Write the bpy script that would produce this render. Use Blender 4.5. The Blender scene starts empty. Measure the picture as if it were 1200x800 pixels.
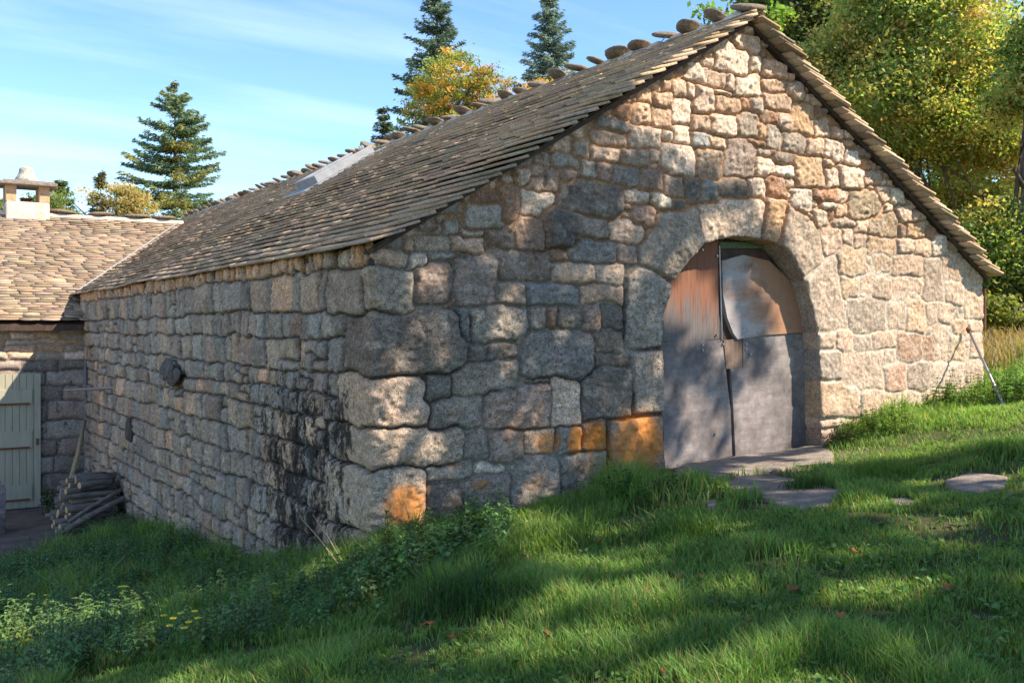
import bpy, math, random
import numpy as np
from math import radians, sin, cos, pi
SEED = 7
rng = np.random.default_rng(SEED); random.seed(SEED)
scene = bpy.context.scene
COL = scene.collection
# ------------------------------------------------------------------ camera geometry
CAM = np.array([-3.271, -7.162, 1.686]); F_PX = 1157.0
RV = np.array([0.8425, -0.538, 0.0]); FV = np.array([0.538, 0.8425, 0.0])
RV /= np.linalg.norm(RV); FV = np.array([-RV[1], RV[0], 0.0])
SUN = np.array([0.483, -0.509, 0.712]); SUN /= np.linalg.norm(SUN)
W = 8.22; LEN = 21.5            # barn width and length
ANX_Y = 12.9                    # front wall of the side house
RIDGE_X, RIDGE_Z, EAVE_Z = 4.11, 4.80, 2.34

def to_px(P):
    P = np.atleast_2d(P); d = P - CAM
    z = d @ FV; x = d @ RV
    z = np.where(z < .05, .05, z)
    return 600 + F_PX*x/z, 385 - F_PX*d[:, 2]/z
def xw(px, yp=0.0):              # x on the plane y = yp
    k = (px-600)/F_PX; b = yp-CAM[1]
    return (k*FV[1]*b - RV[1]*b)/(RV[0]-k*FV[0]) + CAM[0]
def zw(px, py, yp=0.0):
    x = xw(px, yp); dep = FV[0]*(x-CAM[0]) + FV[1]*(yp-CAM[1])
    return CAM[2]-(py-385)/F_PX*dep
def yw(px, xp=0.0):              # y on the plane x = xp
    k = (px-600)/F_PX; a = xp-CAM[0]
    return (a*RV[0]-k*a*FV[0])/(k*FV[1]-RV[1]) + CAM[1]
def zws(px, py, xp=0.0):
    y = yw(px, xp); dep = FV[0]*(xp-CAM[0]) + FV[1]*(y-CAM[1])
    return CAM[2]-(py-385)/F_PX*dep
def at(px, dep, z=None, py=None):
    p = CAM + RV*((px-600)/F_PX*dep) + FV*dep
    p = p.copy(); p[2] = z if z is not None else CAM[2]-(py-385)/F_PX*dep
    return p
# ------------------------------------------------------------------ noise
_T = np.random.default_rng(3).random((8, 256, 256))
def vn(x, y, k=0):
    x = np.asarray(x, float); y = np.asarray(y, float)
    xi = np.floor(x).astype(int); yi = np.floor(y).astype(int)
    fx = x-xi; fy = y-yi; fx = fx*fx*(3-2*fx); fy = fy*fy*(3-2*fy)
    t = _T[k % 8]; a = t[xi % 256, yi % 256]; b = t[(xi+1) % 256, yi % 256]
    c = t[xi % 256, (yi+1) % 256]; d = t[(xi+1) % 256, (yi+1) % 256]
    return (a*(1-fx)+b*fx)*(1-fy)+(c*(1-fx)+d*fx)*fy
def fbm(x, y, k=0, o=4):
    s = 0; a = .5; n = 0
    for i in range(o):
        s = s+a*vn(x*2**i+17*i, y*2**i+31*i, k+i); n += a; a *= .5
    return s/n
def sm(a, b, x):
    t = np.clip((x-a)/(b-a), 0, 1); return t*t*(3-2*t)
def inpoly(px, py, poly):
    px = np.asarray(px); py = np.asarray(py); r = np.zeros(px.shape, bool); n = len(poly)
    for i in range(n):
        x1, y1 = poly[i]; x2, y2 = poly[(i+1) % n]
        c = ((y1 > py) != (y2 > py)) & (px < (x2-x1)*(py-y1)/((y2-y1) if y2 != y1 else 1e-9)+x1)
        r ^= c
    return r
# ------------------------------------------------------------------ mesh helpers
def mesh_obj(name, V, Fc, mat=None, parent=None, smooth=False, attrs=None, fsz=None):
    """V (n,3); Fc: (m,k) array, or list of arrays of different k"""
    me = bpy.data.meshes.new(name)
    V = np.asarray(V, np.float32)
    if isinstance(Fc, np.ndarray): Fc = [Fc]
    loops = np.concatenate([f.reshape(-1) for f in Fc]).astype(np.int32)
    sizes = np.concatenate([np.full(len(f), f.shape[1], np.int32) for f in Fc])
    starts = np.concatenate([[0], np.cumsum(sizes)[:-1]]).astype(np.int32)
    me.vertices.add(len(V)); me.vertices.foreach_set('co', V.reshape(-1))
    me.loops.add(len(loops)); me.loops.foreach_set('vertex_index', loops)
    me.polygons.add(len(sizes)); me.polygons.foreach_set('loop_start', starts)
    me.polygons.foreach_set('loop_total', sizes)
    if smooth: me.polygons.foreach_set('use_smooth', np.ones(len(sizes), bool))
    me.update(calc_edges=True)
    if attrs:
        for k, a in attrs.items():
            a = np.asarray(a, np.float32)
            if a.ndim == 2:
                c = np.ones((len(V), 4), np.float32); c[:, :3] = a
                at_ = me.color_attributes.new(k, 'FLOAT_COLOR', 'POINT'); at_.data.foreach_set('color', c.reshape(-1))
            else:
                at_ = me.attributes.new(k, 'FLOAT', 'POINT'); at_.data.foreach_set('value', a)
    o = bpy.data.objects.new(name, me); COL.objects.link(o)
    if mat: me.materials.append(mat)
    if parent: o.parent = parent
    return o
class MB:
    def __init__(s): s.v = []; s.f = []; s.n = 0
    def add(s, V, F):
        V = np.asarray(V, float); s.v.append(V)
        for f in F: s.f.append([i+s.n for i in f])
        s.n += len(V)
    def box(s, c, h, rot=0, M=None, tap=1.0):
        c = np.array(c, float); h = np.array(h, float)
        P = np.array([[x, y, z] for z in (-1, 1) for y in (-1, 1) for x in (-1, 1)], float)*h
        P[4:, :2] *= tap
        if M is not None: P = P @ np.asarray(M).T
        elif rot:
            ca, sa = cos(rot), sin(rot); P = P @ np.array([[ca, -sa, 0], [sa, ca, 0], [0, 0, 1]]).T
        s.add(P+c, [(0, 2, 3, 1), (4, 5, 7, 6), (0, 1, 5, 4), (2, 6, 7, 3), (0, 4, 6, 2), (1, 3, 7, 5)])
    def tube(s, pts, rad, n=8, cap=True):
        pts = [np.array(p, float) for p in pts]; m = len(pts)
        if np.isscalar(rad): rad = [rad]*m
        V = []; F = []
        for i, p in enumerate(pts):
            t = pts[min(i+1, m-1)]-pts[max(i-1, 0)]; t /= np.linalg.norm(t)+1e-9
            a = np.cross(t, [0, 0, 1.0]) if abs(t[2]) < .95 else np.cross(t, [1.0, 0, 0])
            a /= np.linalg.norm(a); b = np.cross(t, a)
            for j in range(n):
                th = 2*pi*j/n; V.append(p+rad[i]*(cos(th)*a+sin(th)*b))
        for i in range(m-1):
            for j in range(n):
                k = (j+1) % n; F.append((i*n+j, i*n+k, (i+1)*n+k, (i+1)*n+j))
        if cap: F.append(tuple(range(n))[::-1]); F.append(tuple((m-1)*n+j for j in range(n)))
        s.add(V, F)
    def build(s, name, mat, parent=None, smooth=False, bevel=0):
        me = bpy.data.meshes.new(name)
        me.from_pydata(np.concatenate(s.v).tolist(), [], s.f); me.update()
        if smooth: me.polygons.foreach_set('use_smooth', [True]*len(me.polygons))
        me.materials.append(mat)
        o = bpy.data.objects.new(name, me); COL.objects.link(o)
        if parent: o.parent = parent
        if bevel:
            b = o.modifiers.new('b', 'BEVEL'); b.width = bevel; b.segments = 2; b.limit_method = 'ANGLE'
        return o
def tag(o, label=None, cat=None, group=None, kind=None):
    if label: o['label'] = label
    if cat: o['category'] = cat
    if group: o['group'] = group
    if kind: o['kind'] = kind
    return o
def empty(name, loc, label, cat, group=None):
    o = bpy.data.objects.new(name, None); COL.objects.link(o); o.location = loc
    return tag(o, label, cat, group)
def keep_world(o, parent):
    o.parent = parent; o.location = (-parent.location[0], -parent.location[1], -parent.location[2])
    return o
# ------------------------------------------------------------------ materials
class NT:
    def __init__(s, name):
        s.m = bpy.data.materials.new(name); s.m.use_nodes = True
        s.t = s.m.node_tree; s.n = s.t.nodes; s.l = s.t.links
        s.b = s.n['Principled BSDF']; s.out = s.n['Material Output']
        s.tc = s.n.new('ShaderNodeTexCoord')
    def new(s, ty, **kw):
        n = s.n.new(ty)
        for k, v in kw.items():
            if k in n.inputs: s.set(n.inputs[k], v)
            else: setattr(n, k, v)
        return n
    def set(s, inp, v):
        if hasattr(v, 'is_output') or isinstance(v, bpy.types.NodeSocket): s.l.new(v, inp)
        else: inp.default_value = v
    def noise(s, scale, detail=3, rough=.55, vec=None, stretch=None):
        v = vec or s.tc.outputs['Object']
        if stretch:
            mp = s.n.new('ShaderNodeMapping'); mp.inputs['Scale'].default_value = stretch
            s.l.new(v, mp.inputs['Vector']); v = mp.outputs[0]
        n = s.n.new('ShaderNodeTexNoise'); n.inputs['Scale'].default_value = scale
        n.inputs['Detail'].default_value = detail; n.inputs['Roughness'].default_value = rough
        s.l.new(v, n.inputs['Vector']); return n.outputs['Fac']
    def rng(s, v, a, b, c=0., d=1., clamp=True):
        n = s.n.new('ShaderNodeMapRange'); n.clamp = clamp
        s.l.new(v, n.inputs[0])
        for i, q in enumerate((a, b, c, d)): n.inputs[i+1].default_value = q
        return n.outputs[0]
    def math(s, op, a, b=0.):
        n = s.n.new('ShaderNodeMath'); n.operation = op; s.set(n.inputs[0], a); s.set(n.inputs[1], b); return n.outputs[0]
    def mix(s, fac, a, b, mode='MIX'):
        n = s.n.new('ShaderNodeMix'); n.data_type = 'RGBA'; n.blend_type = mode
        s.set(n.inputs[0], fac)
        for i, q in ((6, a), (7, b)):
            if isinstance(q, tuple): q = (*q, 1.) if len(q) == 3 else q
            s.set(n.inputs[i], q)
        return n.outputs[2]
    def scale(s, col, f):        # colour * float socket
        c = s.n.new('ShaderNodeCombineColor')
        for i in range(3): s.l.new(f, c.inputs[i])
        return s.mix(1., col, c.outputs[0], 'MULTIPLY')
    def attr(s, name, col=False):
        n = s.n.new('ShaderNodeAttribute'); n.attribute_name = name
        return n.outputs['Color'] if col else n.outputs['Fac']
    def bump(s, h, strength=.5, dist=.01, prev=None):
        n = s.n.new('ShaderNodeBump'); n.inputs['Strength'].default_value = strength; n.inputs['Distance'].default_value = dist
        s.l.new(h, n.inputs['Height'])
        if prev: s.l.new(prev, n.inputs['Normal'])
        return n.outputs[0]
    def fin(s, col, rough=.85, normal=None, spec=.25, metal=0.):
        s.set(s.b.inputs['Base Color'], col if not isinstance(col, tuple) else (*col, 1.))
        s.set(s.b.inputs['Roughness'], rough); s.b.inputs['Specular IOR Level'].default_value = spec
        s.b.inputs['Metallic'].default_value = metal
        if normal is not None: s.l.new(normal, s.b.inputs['Normal'])
        return s.m

def mat_stone():
    t = NT('granite_rubble'); c = t.attr('col', True)
    big = t.noise(5, 3); mid = t.noise(28, 4, .6); fine = t.noise(110, 3, .7)
    c = t.scale(c, t.rng(big, .3, .7, .82, 1.16))
    c = t.scale(c, t.rng(mid, .3, .7, .66, 1.32))
    c = t.scale(c, t.rng(fine, .34, .66, .50, 1.5)); c = t.scale(c, t.rng(t.noise(210, 2, .6), .35, .65, .72, 1.25))
    spots = t.rng(t.noise(60, 2, .5), .60, .66)
    c = t.mix(t.math('MULTIPLY', spots, t.attr('pits')), c, (.045, .042, .04))
    crust = t.rng(t.noise(17, 7, .8), .56, .66); c = t.mix(t.math('MULTIPLY', t.math('MULTIPLY', crust, t.attr('pits')), .62), c, (.07, .062, .055))
    pale = t.rng(t.noise(38, 5, .75), .58, .7)
    c = t.mix(t.math('MULTIPLY', pale, .35), c, (.55, .54, .48))
    sk_ = t.math('MULTIPLY', t.rng(t.noise(13, 6, .7, stretch=(1, 1, .13)), .54, .68), t.rng(t.attr('stain'), .08, .4, 0, .65)); c = t.mix(sk_, c, (.46, .45, .42))
    st = t.rng(t.noise(11, 10, .8, stretch=(1, 1, .5)), .32, .68, .12, .92)
    k = t.math('SUBTRACT', t.math('ADD', t.attr('stain'), st), 1.0)
    c = t.mix(t.math('MULTIPLY', t.rng(k, -.03, .12), .90), c, (.022, .020, .018))
    lo = t.rng(t.noise(55, 8, .85, stretch=(1, 1, .6)), .3, .7, .1, .9)
    k2 = t.math('SUBTRACT', t.math('ADD', t.attr('lichen'), lo), 1.0)
    oc = t.mix(t.noise(50, 3), (.80, .28, .02), (.52, .17, .02))
    c = t.mix(t.math('MULTIPLY', t.rng(k2, -.02, .16), .8), c, oc)
    b = t.bump(t.noise(30, 7, .75), 1., .02); b = t.bump(fine, .6, .006, b)
    return t.fin(c, .93, b, .15)
def mat_roof(name, c1, c2, c3, dark=.4):
    t = NT(name); tint = t.attr('col', True)
    c = t.mix(t.rng(t.noise(1.3, 3), .35, .65), c1, c2)
    c = t.mix(t.rng(t.noise(9, 4, .7), .5, .72), c, c3)
    c = t.mix(1., c, tint, 'MULTIPLY')
    c = t.scale(c, t.rng(t.noise(60, 4, .7), .3, .7, .6, 1.35))
    lich = t.rng(t.noise(22, 5, .75), .60, .68)
    c = t.mix(t.math('MULTIPLY', lich, dark), c, (.035, .032, .028))
    pale = t.rng(t.noise(34, 4, .7), .62, .70)
    c = t.mix(t.math('MULTIPLY', pale, .4), c, (.42, .39, .32))
    b = t.bump(t.noise(70, 5, .7), .7, .008)
    return t.fin(c, .92, b, .15)
def mat_plain(name, col, rough=.8, sc=30, lo=.75, hi=1.25, bump=.3, metal=0., stretch=None, spec=.25):
    t = NT(name); n = t.noise(sc, 4, .6, stretch=stretch)
    c = t.scale(t.mix(0., col, col), t.rng(n, .3, .7, lo, hi))
    return t.fin(c, rough, t.bump(n, bump, .005), spec, metal)
def mat_wood(name, a, b, g, stretch=(1, 1, .06), sc=60):
    t = NT(name); n = t.noise(sc, 5, .65, stretch=stretch); m = t.noise(2.2, 4, .6)
    c = t.mix(t.rng(m, .40, .60), a, b); c = t.mix(t.rng(n, .45, .75), c, g)
    c = t.scale(c, t.rng(t.noise(12, 4, .7), .3, .7, .75, 1.25))
    return t.fin(c, .75, t.bump(n, .4, .004), .25)
def mat_foliage(name, trans=.35, rough=.6, tmul=(1.25, 1.3, .6)):
    t = NT(name); c = t.attr('col', True)
    t.fin(c, rough, None, .2)
    tr = t.n.new('ShaderNodeBsdfTranslucent')
    cc = t.mix(1., c, (*tmul, 1.), 'MULTIPLY'); t.l.new(cc, tr.inputs[0])
    mx = t.n.new('ShaderNodeMixShader'); mx.inputs[0].default_value = trans
    t.l.new(t.b.outputs[0], mx.inputs[1]); t.l.new(tr.outputs[0], mx.inputs[2]); t.l.new(mx.outputs[0], t.out.inputs[0])
    return t.m
M_STONE = mat_stone()
M_ROOF = mat_roof('lauze_slabs', (.47, .345, .23), (.36, .27, .19), (.58, .40, .24), .8)
M_ROOF2 = mat_roof('sandstone_slabs', (.34, .255, .18), (.27, .205, .15), (.40, .27, .17), .5)
M_ROOF_LIT = mat_roof('sunlit_slabs', (.50, .36, .23), (.42, .30, .20), (.55, .38, .22), .3)  # right slope: sun on slab ends and undersides put into a brighter tan
M_RIDGE = mat_plain('ridge_rock', (.20, .155, .11), .95, 30, .5, 1.4, .8)
M_MORTAR = mat_plain('lime_mortar', (.62, .56, .47), .95, 25, .7, 1.15, .5)
M_BARK = mat_plain('bark', (.12, .095, .075), .95, 12, .5, 1.4, .8, stretch=(3, 3, .5))
M_LEAF = mat_foliage('leaves', .5); M_NEEDLE = mat_foliage('needles', .3, .6, (1.1, 1.15, .8))
M_GRASS = mat_foliage('grass_blades', .42, .55, (1.2, 1.3, .5)); M_WEED = mat_foliage('weed_leaves', .3, .5, (1.2, 1.3, .5))
M_GREYWOOD = mat_wood('weathered_grey_board', (.27, .235, .225), (.12, .105, .105), (.16, .13, .12), (.16, 1, .9), 22)
M_PALEWOOD = mat_wood('pale_board', (.50, .46, .42), (.36, .31, .27), (.40, .22, .12), (.12, 1, 1), 30)
def mat_rustwood():
    t = NT('rust_brown_board'); g = t.n.new('ShaderNodeNewGeometry'); sp = t.n.new('ShaderNodeSeparateXYZ')
    t.l.new(g.outputs['Position'], sp.inputs[0])
    up = t.math('ADD', t.rng(sp.outputs['Z'], 1.6, 2.15, -.1, .9), t.rng(t.noise(3, 5, .6, stretch=(3, 3, .5)), .3, .7, -.4, .4))
    n = t.noise(60, 5, .65, stretch=(1, 1, .05))
    c = t.mix(t.rng(up, .1, .7), (.15, .13, .125), (.25, .105, .06)); c = t.mix(t.rng(n, .5, .75), c, (.06, .045, .04))
    return t.fin(c, .75, t.bump(n, .4, .004), .25)
M_RUSTWOOD = mat_rustwood()
def mat_curvedboard():
    t = NT('stained_plywood'); g = t.n.new('ShaderNodeNewGeometry'); sp = t.n.new('ShaderNodeSeparateXYZ')
    t.l.new(g.outputs['Position'], sp.inputs[0])
    r = t.math('ADD', t.rng(sp.outputs['X'], 4.15, 4.9), t.rng(sp.outputs['Z'], 1.3, 2.2, 0, .6))
    r = t.math('ADD', r, t.rng(t.noise(4, 5, .7, stretch=(.5, 1, 1.5)), .3, .7, -.45, .35))
    c = t.mix(t.rng(r, .35, .95), (.40, .36, .35), (.36, .19, .11))
    c = t.mix(t.rng(t.noise(5, 5, .75), .52, .75), c, (.15, .12, .11))
    return t.fin(c, .7, t.bump(t.noise(30, 5, .65, stretch=(.15, 1, 1)), .4, .004), .25)
M_CURVED = mat_curvedboard()
M_DARKWOOD = mat_wood('dark_timber', (.06, .04, .03), (.09, .055, .04), (.03, .022, .018))
M_GREENDOOR = mat_plain('sage_green_paint', (.37, .345, .25), .6, 14, .85, 1.12, .2, stretch=(1, 1, .15))
M_METAL = mat_plain('galvanised_steel', (.33, .33, .35), .4, 20, .8, 1.1, .1, metal=.8)
M_RUST = mat_plain('rusted_iron', (.16, .07, .04), .85, 40, .6, 1.4, .5)
M_ZINC = mat_plain('zinc_flashing', (.31, .32, .33), .55, 8, .85, 1.1, .1, metal=.3)
M_LOG = mat_plain('firewood_bark', (.15, .125, .105), .95, 20, .5, 1.5, .7, stretch=(.3, 2, 2))
M_LOGEND = mat_plain('cut_wood', (.55, .36, .18), .85, 50, .7, 1.2, .3)
M_POLE = mat_plain('peeled_pole', (.38, .28, .16), .8, 30, .7, 1.2, .3)
M_SLABS = None
def mat_glass():
    t = NT('skylight_glass'); t.fin((.03, .045, .06), .06, None, .6); return t.m
M_GLASS = mat_glass()
def mat_slab():
    t = NT('flat_granite'); n = t.noise(8, 5, .65); f = t.noise(90, 4, .7)
    c = t.mix(t.rng(n, .35, .65), (.32, .27, .23), (.20, .165, .135)); c = t.scale(c, t.rng(f, .3, .7, .65, 1.3))
    b = t.bump(t.noise(12, 6, .7), 1., .03); return t.fin(c, .92, t.bump(f, .5, .006, b), .15)
M_SLAB = mat_slab()
def mat_ground():
    t = NT('soil_and_turf'); k = t.attr('kindv'); yard = t.attr('yard'); dry = t.attr('dry')
    n = t.noise(3, 5, .65); f = t.noise(40, 5, .7)
    c = t.mix(t.rng(n, .35, .65), (.05, .075, .02), (.085, .08, .04))
    c = t.mix(dry, c, t.mix(t.rng(t.noise(1.5, 5, .7), .4, .6), (.36, .26, .13), (.24, .20, .09)))
    c = t.mix(t.math('MULTIPLY', yard, 1.), c, t.mix(t.rng(n, .4, .6), (.165, .125, .105), (.115, .09, .075)))
    c = t.scale(c, t.rng(f, .3, .7, .7, 1.3))
    b = t.bump(n, .6, .05); return t.fin(c, .95, t.bump(f, .6, .012, b), .1)
M_GROUND = mat_ground()
# ------------------------------------------------------------------ terrain
_cp = np.array([(0, 0, -.03), (1.3, 0, .09), (3.04, 0, .33), (3.6, -.9, .33), (4.07, 0, .355), (5.245, 0, .40), (6.675, 0, .70), (8.18, 0, .98),
    (0, 1.22, -.42), (0, 2.89, -.76), (0, 6.47, -1.02), (0, 9.2, -1.32), (0, 12.6, -1.6), (-2, 12.6, -1.58), (-6, 12.6, -1.6), (-1.8, 9.1, -1.52), (-1.97, 7.2, -1.42), (-5, 8, -1.6),
    (-2.65, -.32, -.62), (-1.2, .8, -.62), (-1.64, -2.16, -.16), (-.8, -3.3, .02), (.59, -4.93, .26), (-3.27, -7.16, .12), (3.14, -2.83, .46), (6.6, -1.35, .80),
    (-6, -3, -.6), (-8, 2, -1.2), (-9, -8, -.5), (3, -8, .45), (8, -6, .95), (12, -12, 1.2), (0, -14, .2), (12, 2, 1.3), (16, 8, 1.7), (12, 14, 1.4), (4, 10, .2), (20, -4, 2.0),
    (4, 22, -.3), (0, 30, -1), (20, 30, 1.8), (-12, 20, -2), (-20, 0, -2), (-20, -20, -1.2), (20, -25, 1.5),
    (60, 60, 4), (0, 80, 0), (-60, 60, -3), (60, -20, 4), (-60, -40, -3), (0, -60, 0)], float)
def _rbf():
    n = len(_cp); A = np.zeros((n+3, n+3)); d = np.linalg.norm(_cp[:, None, :2]-_cp[None, :, :2], axis=2)
    A[:n, :n] = d; A[:n, n] = 1; A[:n, n+1:] = _cp[:, :2]; A[n:, :n] = A[:n, n:].T
    b = np.zeros(n+3); b[:n] = _cp[:, 2]; return np.linalg.solve(A, b)
_w = _rbf()
def ground(x, y):
    x = np.asarray(x, float); y = np.asarray(y, float); n = len(_cp)
    R = np.sqrt(x*x+y*y); s = np.where(R > 110, 110/np.maximum(R, 1e-6), 1.); xx = x*s; yy = y*s
    r = _w[n]+_w[n+1]*xx+_w[n+2]*yy
    for i in range(n): r = r+_w[i]*np.sqrt((xx-_cp[i, 0])**2+(yy-_cp[i, 1])**2+.04)
    return r+.03*(fbm(x*1.1+40, y*1.1+9, 2)-.5)
def gz(x, y): return float(ground(x, y))
def gpt(px, py):                 # where the sight line of a pixel meets the ground
    d = FV + RV*(px-600)/F_PX + np.array([0, 0, -(py-385)/F_PX]); t = 3.
    for i in range(400):
        p = CAM+d*t
        if p[2] <= gz(p[0], p[1]): break
        t += .05
    return p
YARD = [(-30, 690), (-30, 560), (60, 560), (135, 590), (128, 606), (60, 630), (-30, 655)]
def bld_mask(x, y):
    return ((x > -.05) & (x < W+.05) & (y > -.02) & (y < LEN)) | ((y > ANX_Y-.05) & (y < 23) & (x < 0))
def build_ground():
    def axis(lo, hi, flo, fhi, st):
        a = list(np.arange(flo, fhi+1e-6, st)); s = st
        l = [a[0]]
        while l[-1] > lo: s *= 1.25; l.append(l[-1]-s)
        s = st; r = [a[-1]]
        while r[-1] < hi: s *= 1.25; r.append(r[-1]+s)
        return np.array(l[::-1][:-1]+a+r[1:])
    xs = axis(-500, 500, -9, 14, .12); ys = axis(-500, 500, -9, 15, .12)
    X, Y = np.meshgrid(xs, ys, indexing='ij'); Z = ground(X, Y)
    V = np.stack([X, Y, Z], -1).reshape(-1, 3); nx, ny = len(xs), len(ys)
    I = np.arange(nx*ny).reshape(nx, ny)
    Fq = np.stack([I[:-1, :-1], I[1:, :-1], I[1:, 1:], I[:-1, 1:]], -1).reshape(-1, 4)
    x, y = V[:, 0], V[:, 1]
    wob = .5*(fbm(x*1.3, y*1.3, 5)-.5)
    yard = sm(-.25, .25, (y-8.0+wob-.35*(x+1)))*sm(.5, 0, x)*(x > -40)
    door = sm(.5, .0, np.hypot(np.maximum(np.abs(x-4.1)-.8, 0), np.maximum(np.abs(y+.45)-.4, 0))*1.3+wob*.4)
    dry = sm(9.0, 10.5, x+.25*y+wob)*sm(1.0, 2.5, y-.12*x+2.4)
    dry = np.maximum(dry, sm(26, 34, np.hypot(x, y)))
    o = mesh_obj('ground', V, Fq, M_GROUND, None, True, {'kindv': door, 'yard': np.maximum(yard, door*.7), 'dry': dry})
    tag(o, kind='structure')
build_ground()
# ------------------------------------------------------------------ barn walls
STONES = """485,310,526,358,p;527,301,580,361,p;520,344,536,360,r;417,293,481,313,t;475,298,500,319,w;499,298,544,309,g;523,308,538,316,d;472,281,485,298,t;485,278,525,298,t;526,277,567,299,t;565,276,593,301,d;
533,361,549,400,b;549,357,618,400,g;545,401,567,423,d;568,397,607,420,d;528,423,606,465,g;489,437,531,471,d;502,463,567,503,g;567,450,645,503,p;541,504,574,538,g;572,503,612,541,p;496,540,553,563,g;
496,560,539,625,d;537,553,595,620,p;556,540,590,553,w;598,535,655,612,g;655,530,712,600,g;612,503,651,534,t;651,498,677,534,b;678,492,710,531,r;645,440,678,498,w;678,430,740,492,d;
580,295,642,330,p;580,330,618,357,g;616,329,676,358,b;644,310,693,332,t;694,308,731,333,t;677,332,732,356,t;618,359,639,390,g;640,358,652,387,r;652,357,679,386,d;680,357,704,391,p;704,354,728,386,d;607,387,694,445,b;694,387,730,414,d;696,414,738,429,d;608,444,645,450,g;
607,223,650,254,w;584,218,608,263,r;545,241,589,271,g;565,271,602,301,p;603,254,636,295,p;540,270,565,283,t;551,224,581,241,r;634,242,681,294,D;651,213,730,256,d;677,251,710,280,g;713,258,756,285,w;663,280,721,308,b;640,296,662,309,r;721,284,745,309,p;738,242,767,270,p;728,240,740,250,d;724,249,736,258,g;729,223,759,241,w;760,227,785,245,w;746,194,775,227,p;715,194,749,221,b;698,191,718,215,p;676,185,698,212,g;645,180,679,198,g;670,165,693,185,g;693,172,728,190,t;728,174,757,194,g;758,175,773,189,w;758,189,770,199,t;636,197,655,225,d;617,207,636,224,t;620,193,635,206,t;626,183,636,194,g;636,179,644,194,g;655,200,672,216,p;603,195,620,216,t;588,207,604,218,t;
695,158,736,172,t;736,149,775,173,w;719,121,737,140,r;740,123,761,146,t;762,126,786,151,t;764,107,784,125,t;744,103,763,122,t;784,117,809,148,w;784,97,802,116,t;802,95,812,119,w;812,100,836,132,w;836,113,868,133,t;834,105,858,112,w;700,141,736,154,g;774,153,787,167,w;787,146,809,171,w;809,155,831,178,b;811,137,833,157,t;831,133,860,160,w;861,131,886,161,g;886,144,895,165,o;831,159,848,174,t;848,162,884,208,p;814,176,847,209,d;771,169,813,207,w;771,191,782,204,t;774,205,798,234,p;798,210,820,240,d;819,209,840,238,g;840,210,876,230,d;874,207,896,231,w;884,185,905,207,w;873,162,894,175,r;884,175,903,184,g;784,234,804,252,d;
857,41,889,63,w;833,48,877,88,w;877,65,891,89,w;818,66,833,78,w;800,74,826,99,w;827,83,850,104,t;848,82,860,107,w;861,87,888,115,w;868,112,878,131,r;878,116,893,133,g;891,72,919,96,t;892,95,918,113,t;919,98,939,119,t;920,87,928,97,t;889,59,898,70,r;892,109,928,133,t;928,121,951,157,o;892,126,908,147,r;907,131,926,155,w;951,128,961,140,r;950,140,971,162,t;939,112,947,121,w;
895,147,915,178,g;915,156,942,180,g;942,163,964,184,t;964,163,987,189,w;971,150,986,163,t;984,163,998,174,t;987,174,1004,191,w;1005,185,1017,198,r;1010,198,1028,217,t;928,181,964,218,o;964,185,975,197,t;965,198,983,220,w;982,194,1011,223,w;902,179,926,193,d;905,193,929,209,w;896,208,918,230,r;917,208,932,219,t;925,220,951,249,w;950,219,978,234,r;976,220,994,237,w;991,223,1029,260,T;1024,219,1041,236,t;1041,224,1058,242,w;964,234,976,243,w;
951,245,970,266,t;976,254,1000,266,g;978,239,990,254,t;962,266,987,298,t;987,266,998,284,w;1000,259,1015,274,t;1015,250,1052,278,T;1000,275,1014,292,t;1014,278,1050,300,T;1049,241,1066,261,t;1066,246,1075,259,t;1060,260,1083,280,o;1092,276,1109,299,w;1084,268,1095,280,r;1051,280,1070,298,t;1070,279,1090,300,t;1101,298,1124,330,t;979,290,1016,325,o;984,322,1008,353,o;1007,322,1022,343,t;1023,299,1042,320,T;1023,327,1043,349,T;1044,296,1080,324,t;1080,300,1106,354,g;1045,324,1080,343,t;1051,342,1074,353,t;993,350,1036,391,g;1040,355,1060,386,t;1061,350,1085,390,o;1085,355,1100,380,t;1098,357,1115,377,t;1106,330,1130,357,t;1124,305,1150,335,t;1130,335,1152,374,t;
980,385,1000,411,t;1000,391,1021,411,g;1021,390,1050,410,t;988,411,1034,456,t;1035,407,1049,424,w;1052,390,1080,422,r;1080,394,1095,424,r;1094,380,1110,423,t;1111,393,1130,423,o;1116,375,1133,393,o;1134,375,1153,389,t;1136,390,1154,419,t;1037,424,1061,457,R;1061,425,1086,455,g;1087,426,1128,454,w;1132,420,1154,455,t;1009,460,1046,490,t;1047,459,1079,485,w;1080,457,1099,478,t;985,490,1010,510,t;1100,457,1125,472,t;1127,457,1152,470,t"""
CC = dict(g=(.36, .31, .255), b=(.30, .28, .255), d=(.22, .18, .145), p=(.33, .245, .195), r=(.37, .21, .13), t=(.60, .425, .305), w=(.75, .58, .45), o=(.60, .405, .25), D=(.17, .14, .12), T=(.40, .30, .20), R=(.52, .30, .21),
          s=(.36, .32, .275), u=(.29, .265, .235), v=(.40, .325, .25), q=(.34, .27, .225))
BX = []    # s0,z0,s1,z1,colour, tag, extra
for it in STONES.replace('\n', '').split(';'):
    a = it.split(','); x0, y0, x1, y1 = map(float, a[:4]); m = (x0+x1)/2
    BX.append([xw(x0), zw(m, y1), xw(x1), zw(m, y0), a[4], 'w', .09 if a[4] == 'D' else 0.])
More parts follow.
